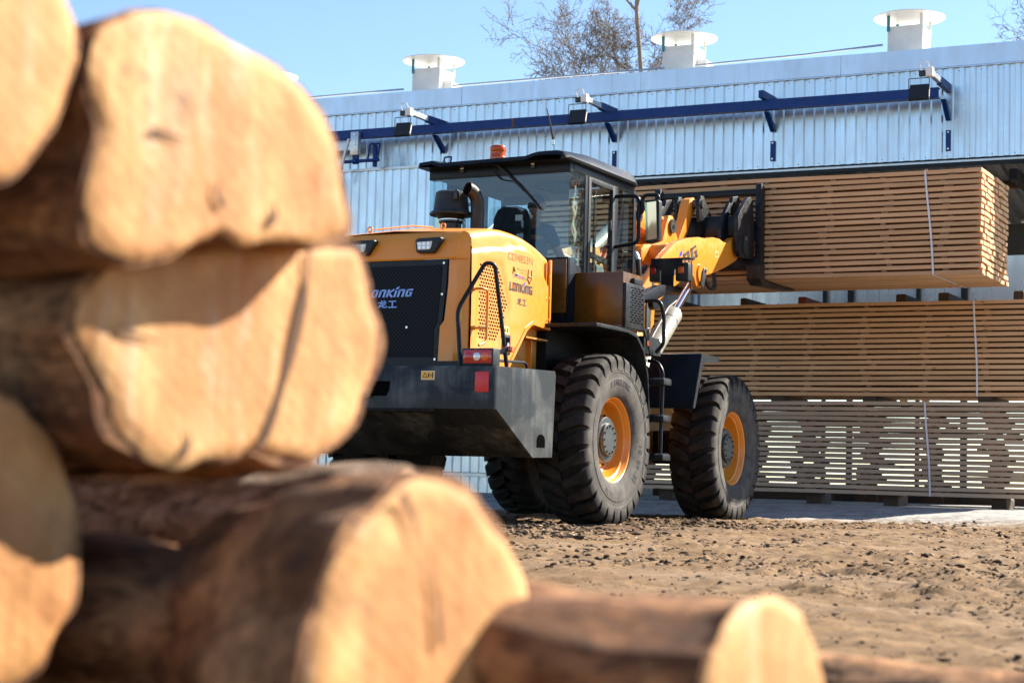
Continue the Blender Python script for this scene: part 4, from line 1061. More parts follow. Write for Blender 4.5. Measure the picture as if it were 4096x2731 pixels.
text_on('dealer_name', 'Ком', (HS, -.885, 2.212), ex, ey, .08, .036, flat('dealer_green', (.05, .20, .07), .5), mk, .003, .012)
text_on('dealer_line', 'Продажа, сервис, запчасти', (HS, -1.02, 2.292), ex, ey, .20, .018, M['logo_grey'], mk, .003)
text_on('dealer_phone', '8 (800) 511 35 56', (HS, -.95, 2.264), ex, ey, .13, .017, M['logo_grey'], mk, .003)
b = MB(); X = HS + .004
b.tube([(X, -.79, 2.32), (X, -.80, 2.23), (X, -.765, 2.19), (X, -.73, 2.23), (X, -.725, 2.32)], .0035, 6); b.tube([(X, -.785, 2.255), (X, -.74, 2.255)], .006, 6); b.build('dealer_emblem', flat('decal_brown', (.30, .17, .05), .5), mk)
b = MB(); b.tube([(X, -1.10, 2.25), (X, -1.085, 2.31), (X, -1.055, 2.27)], .004, 5); b.tube([(X, -1.045, 2.25), (X, -1.0, 2.245)], .006, 5); b.build('dealer_digger', flat('decal_green', (.05, .22, .07), .5), mk)
b = MB(); b.bent([(HS - .005, -1.83, 2.035), (HS + .09, -1.83, 2.035), (HS + .095, -1.745, 2.03), (HS + .095, -1.745, 1.58), (HS + .085, -1.86, 1.545)], .013, .05, 10); b.cyl((HS - .01, -1.83, 1.70), (HS + .092, -1.75, 1.70), .013, seg=10); b.cyl((HS - .012, -1.83, 2.035), (HS + .02, -1.83, 2.035), .022, seg=12); b.cyl((HS - .012, -1.83, 1.70), (HS + .02, -1.815, 1.70), .022, seg=12)
b.build('side_handle', Y_, LD)
def sticker(name, u0, z0, w, h, x, parent):
    o = MB().box(x, x + .0015, u0, u0 + w, z0, z0 + h).build(name, M['sticker_edge'], parent, smooth=0)
    MB().box(x + .001, x + .0025, u0 + .006, u0 + w - .006, z0 + .006, z0 + h - .006).build('yellow_field', M['sticker_yellow'], o, smooth=0)
    b = MB()
    if h > w: b.box(x + .002, x + .0032, u0 + w * .3, u0 + w * .7, z0 + h * .12, z0 + h * .35); b.poly([(x + .0032, u0 + w * .2, z0 + h * .58), (x + .0032, u0 + w * .8, z0 + h * .58), (x + .0032, u0 + w * .5, z0 + h * .85)])
    else: b.box(x + .002, x + .0032, u0 + w * .62, u0 + w * .82, z0 + h * .2, z0 + h * .8); b.poly([(x + .0032, u0 + w * .12, z0 + h * .25), (x + .0032, u0 + w * .45, z0 + h * .25), (x + .0032, u0 + w * .28, z0 + h * .8)])
    b.build('pictogram', M['ink'], o, smooth=0)
sticker('warning_sticker', -1.255, 1.70, .105, .062, HS + .001, HOOD)
so_ = MB().hexa([(.688, -1.951, 1.745), (.728, -1.917, 1.745), (.727, -1.915, 1.745), (.687, -1.949, 1.745), (.688, -1.947, 1.855), (.728, -1.915, 1.855), (.727, -1.913, 1.855), (.687, -1.945, 1.855)])
so_.build('warning_sticker', M['sticker_yellow'], HOOD, smooth=0)
b = MB()
for x, u in ((.40, -1.72), (-.30, -1.80)):
    c = Vector((x, u, ztop(u) + .035)); b.tube([c + Vector((.022 * math.cos(a), .0, .022 * math.sin(a))) for a in [2 * math.pi * k / 12 for k in range(13)]], .0075, 6, caps=False); b.cyl((x, u, ztop(u) - .01), (x, u, ztop(u) + .015), .01, seg=8)
b.build('lifting_eye', Y_, HOOD)
b = MB(); b.tube([(-.28, -1.75, 2.60), (-.1, -1.4, 2.675), (.0, -1.2, 2.685)], .008, 6); b.build('hood_seal', Y_, HOOD)
# lock box and tail lights with guards
lk = MB().box(HS - .02, HS + .010, -1.275, -1.12, 1.515, 1.69, .006).build('lock_box', M['plastic'], HOOD)
MB().box(HS + .010, HS + .014, -1.245, -1.15, 1.545, 1.665).build('lock_plate', M['hole'], lk, smooth=0)
MB().cyl((HS + .012, -1.195, 1.60), (HS + .024, -1.195, 1.60), .02, seg=12).build('lock_button', M['zinc'], lk)
for s in (1, -1):
    b = MB(); b.box(min(s * .865, s * 1.165), max(s * .865, s * 1.165), -2.16, -2.03, 1.35, 1.497, .010); TL = b.build('tail_light', M['plastic'], LD)
    MB().box(min(s * .885, s * 1.15), max(s * .885, s * 1.15), -2.166, -2.158, 1.368, 1.482, .003).build('lens', M['red_lens'], TL)
    for nm, x, r, m_ in (('brake_lamp', .935, .040, 'red_lens'), ('reversing_lamp', 1.015, .034, 'clear_lens'), ('turn_lamp', 1.09, .034, 'amber_lens')):
        MB().lathe([(0, r), (-.004, r), (-.006, r * .8), (-.010, r * .45), (-.012, 0)], (s * x, -2.166, 1.425), (0, 1, 0), 22).build(nm, M[m_], TL)
    b = MB(); b.bent([(s * .84, -2.13, 1.34), (s * .775, -2.09, 1.83), (s * .945, -1.93, 2.245), (s * 1.005, -1.87, 2.235), (s * 1.075, -1.73, 1.34)], .0185, .075, 12, 7)
    b.build('light_guard', B_, LD)
    b = MB(); b.hexa([(s * 1.02, -2.06, 1.40), (s * 1.03, -2.06, 1.40), (s * 1.115, -1.80, 1.49), (s * 1.105, -1.80, 1.49), (s * 1.02, -2.06, 1.45), (s * 1.03, -2.06, 1.45), (s * 1.115, -1.80, 1.53), (s * 1.105, -1.80, 1.53)])
    o = b.build('marker_arm', B_, LD, smooth=0)
    MB().box(min(s * 1.06, s * 1.13), max(s * 1.06, s * 1.13), -1.80, -1.755, 1.487, 1.537, .004).build('marker_lamp', M['red_lens'], o)
    MB().box(min(s * 1.13, s * 1.155), max(s * 1.13, s * 1.155), -1.80, -1.745, 1.489, 1.535, .004).build('side_marker', M['amber_lens'], o)
# intake and exhaust
ac = MB().lathe([(2.90, 0), (2.90, .205), (2.915, .21), (2.935, .19), (2.945, .175), (2.95, .172), (3.115, .153), (3.13, .135), (3.135, 0)], (-.21, -.50, 0), (0, 0, 1), 40).build('air_cleaner', M['plastic'], LD)
MB().lathe([(2.60, .10), (2.82, .10), (2.83, .115), (2.86, .115), (2.90, .15), (2.90, 0)], (-.21, -.50, 0), (0, 0, 1), 28).build('intake_neck', M['lamp_black'], ac)
b = MB(); b.lathe([(2.85, .116), (2.875, .116)], (-.21, -.50, 0), (0, 0, 1), 28); b.build('clamp_band', M['zinc'], ac)
MB().box(-.10, -.06, -.66, -.60, 3.03, 3.12, .004).build('snap_catch', M['lamp_black'], ac)
ep = [(.075, -.50, 2.58), (.075, -.50, 2.98)] + [(.075 - .10 * (1 - math.cos(a)) * .55, -.50 - .13 * (1 - math.cos(a)), 2.98 + .155 * math.sin(a)) for a in [rad(84) * k / 8 for k in range(1, 9)]]
EX = MB().tube(ep, .064, 24, caps=False).build('exhaust_pipe', paint('sooty_exhaust', (.028, .025, .024), .5, .4, var=.3), LD)
e1 = Vector(ep[-1]); e0 = Vector(ep[-2]); MB().lathe([(-.02, 0), (-.015, .058)], e1, e1 - e0, 24).build('exhaust_mouth', M['hole'], EX)

# --- chassis
MB().box(-.55, .55, -1.5, 1.25, .72, 1.80, .02).build('rear_frame', DU, LD)
MB().box(-.95, .95, -.16, .16, .62, .98, .05).build('rear_axle', DU, LD)
for s in (1, -1):
    for u in (0, 3.2): MB().cyl((s * .83, u, .797), (s * .955, u, .797), .395, seg=32).build('brake_drum', DU, LD)
MB().box(-.95, .95, 3.04, 3.36, .62, .98, .05).build('front_axle', DU, LD)
MB().box(-.74, .74, -.30, 1.0, 1.35, 1.86, .02).build('under_cab_box', DU, LD)
MB().cyl((0, 1.5, .6), (0, 1.5, 1.75), .16).build('articulation_pin', DU, LD)
FF = MB().prism([(1.75, .75), (1.75, 1.55), (2.05, 1.95), (2.30, 2.33), (2.62, 2.36), (2.70, 2.1), (2.75, 1.6), (3.6, 1.25), (4.05, 1.0), (3.9, .62), (2.1, .6)], 0, .36, .44, .006).mirror_x().box(-.36, .36, 1.8, 3.9, .66, 1.2).build('front_frame', Y_, LD, smooth=25)
b = MB(); b.cyl((-.52, 2.50, 2.25), (.60, 2.50, 2.25), .055, seg=20); b.build('boom_pivot_pin', M['steel'], FF)
# fenders
for s in (1, -1):
    P = [(-.42, 1.86), (.30, 1.86), (.52, 1.83), (.70, 1.70), (.82, 1.45), (.865, 1.15), (.87, .64), (.85, .64), (.842, 1.15), (.80, 1.43), (.685, 1.67), (.51, 1.795), (.30, 1.825), (-.42, 1.825)]
    RF = MB().prism(P, 0, min(s * .66, s * 1.31), max(s * .66, s * 1.31), .004).build('rear_fender', BD_, LD, smooth=25)
    MB().box(min(s * 1.13, s * 1.31), max(s * 1.13, s * 1.31), .70, 1.10, 1.655, 1.83, .010).build('platform_end', BD_, RF)
    MB().prism([(.66, 1.91), (.82, 1.84), (1.10, 1.80), (1.10, 1.655), (.84, 1.655)], 0, min(s * 1.30, s * 1.318), max(s * 1.30, s * 1.318)).build('platform_cheek', BD_, RF, smooth=0)
    MB().box(min(s * 1.315, s * 1.327), max(s * 1.315, s * 1.327), .745, .815, 1.735, 1.785, .003).build('side_marker', M['amber_lens'], RF)
    b = MB(); b.prism([(2.09, 1.752), (2.11, 1.762), (2.60, 1.752), (2.60, 1.732), (2.125, 1.74), (1.89, 1.175), (1.87, 1.18)], 0, min(s * .80, s * 1.36), max(s * .80, s * 1.36), .004)
    FD = b.build('front_fender', B_, LD, smooth=20)
    MB().prism([(2.10, 1.755), (2.62, 1.755), (2.60, 1.70), (2.15, 1.66), (1.93, 1.18), (1.875, 1.18)], 0, min(s * 1.352, s * 1.368), max(s * 1.352, s * 1.368)).build('fender_edge', BD_, FD, smooth=0)
# yellow equipment box ahead of the rear wheel, with slotted end
for s in (1, -1):
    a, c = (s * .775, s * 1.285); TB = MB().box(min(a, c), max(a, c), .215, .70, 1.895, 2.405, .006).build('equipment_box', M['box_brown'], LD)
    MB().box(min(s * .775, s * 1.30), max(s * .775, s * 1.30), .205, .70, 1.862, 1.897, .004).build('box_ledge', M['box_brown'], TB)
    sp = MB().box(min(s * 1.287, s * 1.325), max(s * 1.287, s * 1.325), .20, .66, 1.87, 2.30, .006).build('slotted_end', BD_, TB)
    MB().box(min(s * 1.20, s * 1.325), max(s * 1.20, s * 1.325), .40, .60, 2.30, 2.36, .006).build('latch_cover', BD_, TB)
    b = MB(); x = s * 1.3265
    for j in range(15):
        for i in range(4):
            u0 = .305 + i * .085 + (.03 if j % 2 else 0); z0 = 1.925 + j * .0235
            if u0 + .06 < .65: b.poly([(x, u0, z0), (x, u0 + .058, z0), (x, u0 + .058, z0 + .011), (x, u0, z0 + .011)])
    b.build('slots', M['hole'], sp, smooth=0)
# ladder and rails, right and left
for s in (1, -1):
    b = MB(); b.bent([(s * 1.205, .97, .68), (s * 1.205, .97, 1.62)], .018, .05, 10) ; b.bent([(s * 1.365, 1.02, .66), (s * 1.37, 1.04, 1.50), (s * 1.30, 1.06, 1.60), (s * 1.20, 1.06, 1.61)], .020, .08, 10)
    LA = b.build('ladder', B_, LD)
    for z in (.66, 1.04, 1.40):
        MB().box(min(s * 1.18, s * 1.43), max(s * 1.18, s * 1.43), .93, 1.13, z - .035, z + .025, .008).build('step', BD_, LA)
        b = MB()
        for i in range(14): b.box(min(s * (1.20 + i * .016), s * (1.207 + i * .016)), max(s * (1.20 + i * .016), s * (1.207 + i * .016)), .935, 1.125, z + .025, z + .037)
        b.build('tread_teeth', B_, LA, smooth=0)
    b = MB(); b.bent([(s * 1.19, .88, 2.185), (s * 1.385, .90, 2.195), (s * 1.42, .92, 2.05), (s * 1.42, .92, 1.76), (s * 1.34, .92, 1.68)], .019, .07, 12, 6); b.build('hand_rail', B_, LD)
# --- wheels
def lugs(b, s):
    """Chevron lugs of one half of the tread."""
    n = 28
    for k in range(n):
        th0 = 2 * math.pi * (k + (.5 if s < 0 else 0)) / n
        st = [(.004, .806, .752, .050, .118), (.08, .806, .752, .056, .075), (.15, .805, .752, .062, .034), (.205, .799, .742, .070, .008), (.236, .776, .712, .074, 0), (.2525, .735, .668, .078, -.004), (.254, .690, .650, .072, -.006)]
        ring = []
        for (x, ro, rb, hw, sk) in st:
            q = []
            for (r, w) in ((rb, hw * 1.18), (ro, hw)):
                for sg in (-1, 1):
                    a = th0 + sk + sg * w; q.append(b.bm.verts.new((s * x, math.cos(a) * r, math.sin(a) * r)))
            ring.append(q)                               # base-, base+, top-, top+
        for i in range(len(ring) - 1):
            A, B = ring[i], ring[i + 1]
            b.bm.faces.new((A[2], A[3], B[3], B[2])); b.bm.faces.new((A[0], A[2], B[2], B[0])); b.bm.faces.new((A[3], A[1], B[1], B[3]))
        b.bm.faces.new((ring[0][0], ring[0][1], ring[0][3], ring[0][2])); b.bm.faces.new((ring[-1][2], ring[-1][3], ring[-1][1], ring[-1][0]))
def wheel_proto():
    b = MB()
    half = [(.175, .395), (.205, .405), (.228, .440), (.244, .50), (.250, .555), (.2505, .575), (.2465, .580), (.2465, .625), (.2505, .63), (.250, .655), (.244, .68), (.225, .715), (.19, .742), (.10, .753), (0, .755)]
    prof = half + [(-x, r) for x, r in half[-2::-1]]
    b.lathe(prof, (0, 0, 0), (1, 0, 0), 112)
    lugs(b, 1); lugs(b, -1)
    ty = b.build('tyre', M['tyre'], None, smooth=32, recalc=False)
    bm = bmesh.new(); bm.from_mesh(ty.data); bmesh.ops.recalc_face_normals(bm, faces=bm.faces[:]); bm.to_mesh(ty.data); bm.free(); ty.data.set_sharp_from_angle(angle=rad(32))
    rm = MB().lathe([(-.17, .38), (.175, .40), (.190, .408), (.198, .400), (.190, .388), (.178, .382), (.165, .372), (.150, .366), (.140, .352), (.110, .346), (.060, .334), (.030, .318), (.018, .300), (.014, .22), (.014, 0)], (0, 0, 0), (1, 0, 0), 72).build('rim', Y_, None, smooth=25)
    hb = MB().lathe([(.0, .20), (.02, .232), (.05, .232), (.056, .218), (.118, .214), (.128, .206), (.130, .160), (.150, .157), (.158, .150), (.160, 0)], (0, 0, 0), (1, 0, 0), 56)
    b = hb
    for k in range(12):
        a = 2 * math.pi * k / 12; b.cyl((.158, .127 * math.cos(a), .127 * math.sin(a)), (.172, .127 * math.cos(a), .127 * math.sin(a)), .010, seg=6)
    for k in range(16):
        a = 2 * math.pi * (k + .5) / 16; b.cyl((.012, .275 * math.cos(a), .275 * math.sin(a)), (.040, .275 * math.cos(a), .275 * math.sin(a)), .014, seg=6)
    hub = hb.build('hub', M['steel'], None, smooth=30)
    # moulded lettering round the sidewall
    V, Fc = [], []
    def arc(s, R, a_mid, hgt, step):
        n = len(s)
        for i, ch in enumerate(s):
            if ch == ' ': continue
            v, f, bx = text_shape(ch, .02); a = a_mid - (i - (n - 1) / 2) * step
            sc = hgt / .72; k0 = len(V)
            for p in v:
                lx = (p[0] - (bx[0] + bx[1]) / 2) * sc; lz = p[1] * sc
                y = math.cos(a) * (R + lz) + math.sin(a) * lx; z = math.sin(a) * (R + lz) - math.cos(a) * lx
                V.append((float(np.interp(R + lz, [.44, .50, .555, .60], [.228, .244, .250, .251])) + .0025, y, z))
            Fc.extend([tuple(q + k0 for q in t) for t in f])
    arc('LINGLONG', .51, rad(88), .055, .105); arc('18.00-25', .50, rad(-25), .060, .100); arc('LL28', .51, rad(-112), .045, .085)
    tx = mesh_from('lettering', V, Fc, M['tyre_text'], None)
    return [ty, rm, hub, tx]
WP = wheel_proto()
for k, (u, s, spin) in enumerate(((0, 1, 0), (0, -1, 77), (3.2, 1, 9), (3.2, -1, 130))):
    wr = sub('wheel', LD, (s * 1.12, u, .797), (rad(spin), 0, 0 if s > 0 else math.pi))
    for o in WP:
        c = o if k == 0 else o.copy()
        if k: COL.objects.link(c)
        c.parent = wr

# --- cab
CW = .78
CF = MB()
CF.box(-CW, CW, .05, .14, 3.36, 3.47, .004)                                      # rear header
for s in (1, -1):
    a = lambda x0, x1: (min(s * x0, s * x1), max(s * x0, s * x1))
    x0, x1 = a(CW - .08, CW); CF.box(x0, x1, .14, 1.62, 3.385, 3.47, .004)       # side header
    x0, x1 = a(CW - .055, CW); CF.box(x0, x1, .405, .475, 1.86, 3.40, .004)      # post behind the door
    x0, x1 = a(CW - .06, CW); CF.box(x0, x1, 1.115, 1.20, 1.86, 3.40, .004)      # post ahead of the door
    CF.prism([(.05, 1.84), (.05, 2.53), (.405, 2.45), (.405, 1.84)], 0, *a(CW - .03, CW), .004)
    CF.prism([(1.20, 1.84), (1.20, 2.30), (1.62, 2.45), (1.62, 1.84)], 0, *a(CW - .03, CW), .004)
    x0, x1 = a(CW - .06, CW); CF.box(x0, x1, 1.60, 1.66, 1.84, 3.42, .004)
CF.box(-CW, CW, .05, .09, 1.84, 2.54, .004); CF.box(-CW, CW, 1.60, 1.64, 1.84, 2.35, .004); CF.box(-CW, CW, .05, 1.62, 1.82, 1.88)
CAB = CF.build('cab_frame', B_, LD)
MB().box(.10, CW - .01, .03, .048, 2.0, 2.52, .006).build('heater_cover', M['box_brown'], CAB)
# roof with raised middle
rf = MB()
def roof_row(u, zs): return [(x, u, z) for x, z in zs]
rz = [(-.825, 3.462), (-.838, 3.485), (-.80, 3.522), (-.66, 3.535), (-.57, 3.508), (.38, 3.522), (.45, 3.543), (.52, 3.556), (.70, 3.558), (.775, 3.542), (.838, 3.485), (.828, 3.462)]
rows = []
for u, k, dz in ((-.13, .90, -.05), (-.12, .97, -.012), (-.06, 1, 0), (.45, 1, 0), (1.50, 1, 0), (1.60, .98, -.02), (1.63, .92, -.07)):
    rows.append([(x * (k if abs(x) > .8 else 1), u, max(3.458, z + dz + (.045 * min(1, max(0, (u + .06) / .5)) if z > 3.5 else 0))) for x, z in rz])
rf.grid(rows); rf.grid([[(x, u, 3.46) for x in (-.825, .825)] for u in (-.125, 1.625)])
ROOF = rf.build('cab_roof', B_, LD, smooth=40)
MB().box(.52, .76, 1.36, 1.60, 3.28, 3.458, .012).build('roof_lamp', M['lamp_black'], ROOF)
for x in (-.40, .385):
    o = MB().box(x - .022, x + .022, .030, .049, 3.415, 3.475, .004).build('hinge', M['lamp_black'], CAB)
    MB().box(x - .017, x + .017, .026, .031, 3.45, 3.475, .002).build('hinge_plate', M['zinc'], o)
# glazing
MB().prism([(-CW + .005, 2.54), (CW - .005, 2.54), (CW - .005, 3.375), (-CW + .005, 3.375)], 1, .052, .058).build('rear_window', M['glass_rear'], CAB, smooth=0)
for s in (1, -1):
    MB().prism([(.06, 2.52), (.41, 2.445), (.41, 3.39), (.06, 3.39)], 0, s * (CW - .012), s * (CW - .006)).build('quarter_window', M['glass_dusty'] if s > 0 else M['glass'], CAB, smooth=0)
    MB().prism([(1.20, 2.32), (1.60, 2.46), (1.60, 3.39), (1.20, 3.39)], 0, s * (CW - .012), s * (CW - .006)).build('quarter_window', M['glass'], CAB, smooth=0)
    b = MB(); x0, x1 = min(s * (CW - .028), s * (CW + .006)), max(s * (CW - .028), s * (CW + .006))
    b.box(x0, x1, .480, .535, 1.90, 3.385, .003); b.box(x0, x1, 1.055, 1.11, 1.90, 3.385, .003); b.box(x0, x1, .535, 1.055, 3.335, 3.385, .003); b.box(x0, x1, .535, 1.055, 1.90, 2.46, .003)
    DOOR = b.build('cab_door', M['plastic'], LD)
    MB().box(s * (CW - .016) - .003, s * (CW - .016) + .003, .53, 1.06, 2.45, 3.34).build('door_glass', M['glass'], DOOR, smooth=0)
    MB().box(min(s * (CW - .05), s * (CW - .03)), max(s * (CW - .05), s * (CW - .03)), .70, .735, 2.46, 3.34).build('sliding_sash', M['lamp_black'], DOOR, smooth=0)
    MB().hexa([(s * (CW - .06), .54, 2.615), (s * (CW - .03), .54, 2.615), (s * (CW - .03), 1.05, 2.575), (s * (CW - .06), 1.05, 2.575), (s * (CW - .06), .54, 2.665), (s * (CW - .03), .54, 2.665), (s * (CW - .03), 1.05, 2.63), (s * (CW - .06), 1.05, 2.63)]).build('door_bar', M['plastic'], DOOR, smooth=0)
    MB().box(min(s * (CW), s * (CW + .02)), max(s * (CW), s * (CW + .02)), .985, 1.01, 2.92, 3.02, .004).build('door_handle', M['lamp_black'], DOOR)
MB().prism([(-CW + .06, 2.36), (CW - .06, 2.36), (CW - .06, 3.40), (-CW + .06, 3.40)], 1, 1.612, 1.618).build('windscreen', M['glass'], CAB, smooth=0)
b = MB(); b.tube([(0.0, .03, 3.465), (.08, .02, 3.41), (.30, .03, 3.20)], .014, 8); b.tube([(.24, .035, 3.27), (.36, .035, 3.14), (.48, .035, 3.01)], .010, 6); b.tube([(-.03, .03, 3.47), (-.03, .02, 3.38), (.05, .02, 3.32), (.16, .03, 3.30)], .006, 6)
b.build('rear_wiper', M['lamp_black'], CAB)
bc = MB().lathe([(3.56, .05), (3.585, .085), (3.60, .085)], (-.25, .50, 0), (0, 0, 1), 32).lathe([(3.60, .085), (3.60, 0)], (-.25, .50, 0), (0, 0, 1), 32).build('beacon', M['lamp_black'], LD)
k = NT('beacon_orange'); k.set(Base_Color=(.85, .10, .008), Roughness=.15); k.b.inputs['Transmission Weight'].default_value = .35; M['beacon'] = k.m
MB().lathe([(3.60, .082), (3.635, .084), (3.64, .080), (3.70, .079), (3.705, .082), (3.74, .082), (3.755, .072), (3.76, 0)], (-.25, .50, 0), (0, 0, 1), 32).build('beacon_lens', M['beacon'], bc)
b = MB(); b.cyl((.60, .03, 3.63), (.60, .03, 3.68), .016, seg=10); AN = b.build('antenna', M['zinc'], LD)
MB().tube([(.60, .03, 3.67), (.59, .0, 3.78), (.555, -.04, 3.98)], [.013, .011, .005], 8).build('antenna_whip', M['lamp_black'], AN)
# inside
MB().box(-.70, .70, .16, 1.58, 3.36, 3.40).build('cab_ceiling', M['ceiling'], CAB, smooth=0)
b = MB(); b.prism([(.2, 3.30), (.55, 3.30), (.5, 3.36), (.25, 3.36)], 1, .5, .9); b.build('ceiling_console', M['interior'], CAB)
b = MB(); b.box(-.33, .09, .66, 1.10, 2.26, 2.38, .05); SE = b.build('driver_seat', M['seat'], LD)
MB().prism([(-.31, 2.36), (.07, 2.36), (.09, 2.7), (.075, 3.02), (.03, 3.12), (-.05, 3.145), (-.19, 3.145), (-.27, 3.12), (-.315, 3.02), (-.33, 2.7)], 1, .54, .66, .03).build('backrest', M['seat'], SE)
MB().box(-.05, .03, .528, .542, 2.99, 3.05, .003).build('backrest_label', M['sticker_edge'], SE, smooth=0)
b = MB(); b.cyl((-.08, 1.42, 2.0), (-.08, 1.36, 2.62), .04); b.tube([(-.08 + .19 * math.cos(a), 1.33 + .06 * math.sin(a), 2.66 + .18 * math.sin(a)) for a in [2 * math.pi * k / 28 for k in range(29)]], .014, 8, caps=False); b.tube([(-.27, 1.33, 2.66), (.11, 1.33, 2.66)], .012, 6)
b.build('steering_wheel', M['lamp_black'], LD)
MB().box(.32, .62, .50, 1.25, 2.0, 2.60, .03).build('side_console', M['interior'], CAB)
MB().box(-.70, .70, 1.42, 1.58, 1.9, 2.40, .03).build('dashboard', M['interior'], CAB)
b = MB(); b.prism([(-.16, 0), (.16, 0), (.15, .06), (.11, .085), (-.11, .085), (-.15, .06)], 1, 0, .02); o = b.build('inside_mirror', M['chrome'], CAB); o.location = (-.42, 1.28, 3.36); o.rotation_euler = (rad(12), math.pi, 0)
# pennant and tag hanging in the right quarter window
b = MB(); rows = []
for i in range(13):
    s = i / 12; z = 3.26 - .60 * s; w = .012 + .055 * math.sin(s * 2.9) ; rows.append([(CW - .06 + .012 * math.sin(i * 1.3 + j), .30 + (j - 2) * w * .55 + .03 * s, z) for j in range(5)])
b.grid(rows); PN = b.build('hanging_pennant', M['cloth_red'], CAB, smooth=60)
b = MB(); b.tube([(CW - .06, .28 + .03 * math.cos(a), 3.29 + .03 * math.sin(a)) for a in [6.283 * k / 12 for k in range(13)]], .006, 5, caps=False); b.build('hanging_cord', M['red_reflector'], PN)
MB().box(CW - .062, CW - .058, .33, .375, 2.56, 2.70).build('hanging_tag', flat('orange_tag', (.75, .12, .06), .5), PN, smooth=0)
# mirrors and their arms
for s in (1, -1):
    b = MB(); b.bent([(s * CW, 1.12, 3.285), (s * 1.05, 1.10, 3.275), (s * 1.055, 1.10, 2.80), (s * CW, 1.12, 2.77)], .020, .07, 12, 6)
    b.bent([(s * 1.03, 1.10, 3.10), (s * 1.09, 1.10, 3.10), (s * 1.09, 1.10, 3.28), (s * 1.26, 1.10, 3.275), (s * 1.265, 1.10, 3.20)], .019, .06, 12, 6); b.cyl((s * 1.052, 1.10, 3.05), (s * 1.052, 1.10, 3.17), .028, seg=12)
    MA = b.build('mirror_arm', B_, LD)
    MI = MB().prism([(s * 1.13, 3.205), (s * 1.15, 3.225), (s * 1.26, 3.23), (s * 1.285, 3.21), (s * 1.29, 2.85), (s * 1.27, 2.805), (s * 1.16, 2.79), (s * 1.135, 2.81)], 1, 1.07, 1.15, .012).build('mirror', M['plastic'], LD)
    MB().hexa([(s * 1.152, 1.060, 2.815), (s * 1.268, 1.060, 2.83), (s * 1.268, 1.071, 2.83), (s * 1.152, 1.071, 2.815), (s * 1.145, 1.030, 3.19), (s * 1.265, 1.030, 3.20), (s * 1.265, 1.071, 3.20), (s * 1.145, 1.071, 3.19)]).build('mirror_glass', flat('mirror_silver', (.34, .37, .39), .03, 1), MI, smooth=0)

# --- boom and linkage
BO = [(2.34, 2.09), (2.16, 2.38), (2.87, 2.89), (3.25, 3.10), (3.59, 3.19), (3.94, 3.25), (4.26, 3.27), (4.41, 3.31), (4.63, 3.32), (4.79, 3.30), (4.94, 3.31), (5.09, 3.39), (5.21, 3.42), (5.35, 3.41), (5.42, 3.32), (5.36, 3.22), (5.22, 3.13), (4.88, 3.01), (4.50, 2.90), (4.17, 2.83), (4.12, 2.72), (4.02, 2.66), (3.90, 2.68), (3.84, 2.76), (3.75, 2.81), (3.05, 2.52), (2.83, 2.41), (2.68, 2.32), (2.66, 2.12), (2.52, 2.02)]
for s in (1, -1):
    x0, x1 = min(s * .50, s * .585), max(s * .50, s * .585)
    ar = MB().prism(BO, 0, x0, x1, .006).build('boom_arm', Y_, LD, smooth=25)
    b = MB()
    b.cyl((s * .575, 5.27, 3.31), (s * .60, 5.27, 3.31), .105, seg=28); b.cyl((s * .57, 4.03, 2.83), (s * .605, 4.03, 2.83), .115, seg=28); b.build('pin_boss', Y_, ar)
    pl = MB().prism([(3.97, 2.70), (4.0, 2.67), (4.06, 2.68), (4.08, 2.74), (4.14, 2.86), (4.12, 2.91), (4.07, 2.91), (4.03, 2.87)], 0, *sorted((s * .606, s * .622)), .004).build('pin_keeper', M['steel'], ar)
    MB().cyl((s * .62, 4.10, 2.88), (s * .634, 4.10, 2.88), .020, seg=10).build('keeper_bolt', M['zinc'], pl)
    pl = MB().prism([(2.42, 2.32), (2.42, 2.0), (2.47, 1.95), (2.53, 1.98), (2.54, 2.10), (2.53, 2.36), (2.47, 2.40)], 0, *sorted((s * .588, s * .602)), .004).build('pin_keeper', M['steel'], ar)
    MB().cyl((s * .60, 2.48, 2.04), (s * .618, 2.48, 2.04), .028, seg=10).build('keeper_bolt', M['zinc'], pl)
    # lift cylinder
    P0, P1 = Vector((s * .49, 4.05, 2.77)), Vector((s * .49, 2.55, 1.62)); d = (P1 - P0).normalized(); L = (P1 - P0).length
    m = P0 + d * .74
    LC = MB().lathe([(0, 0), (0, .070), (.01, .104), (.03, .108), (.18, .108), (.182, .112), (.186, .108), (L - .74, .106)], m, d, 32).build('lift_cylinder', M['barrel'], LD, smooth=30)
    MB().cyl(P0, m + d * .02, .047, seg=28).build('rod', M['chrome'], LC)
    MB().cyl(P0 + Vector((-.06, 0, 0)), P0 + Vector((.06, 0, 0)), .08, seg=20).build('rod_eye', M['yellow_in'], LC)
    MB().tube([P0 + Vector((s * -.03, -.12, -.16)), m + Vector((s * -.03, -.10, .06)), P1 + Vector((0, 0, .15))], .016, 8).build('hydraulic_line', M['rubber_hose'], LC)
CT = MB().cyl((-.52, 3.55, 3.0), (.52, 3.55, 3.0), .135, seg=32).build('cross_tube', Y_, LD, smooth=30)
for s in (1, -1):
    MB().prism([(3.19, 2.93), (3.20, 3.03), (3.30, 3.10), (3.60, 3.13), (3.82, 3.20), (3.92, 3.42), (4.0, 3.53), (4.12, 3.54), (4.20, 3.46), (4.14, 3.25), (4.02, 3.08), (3.80, 2.93), (3.55, 2.86), (3.30, 2.86)], 0, *sorted((s * .13, s * .19)), .006).build('rocker_mount', Y_, CT, smooth=25)
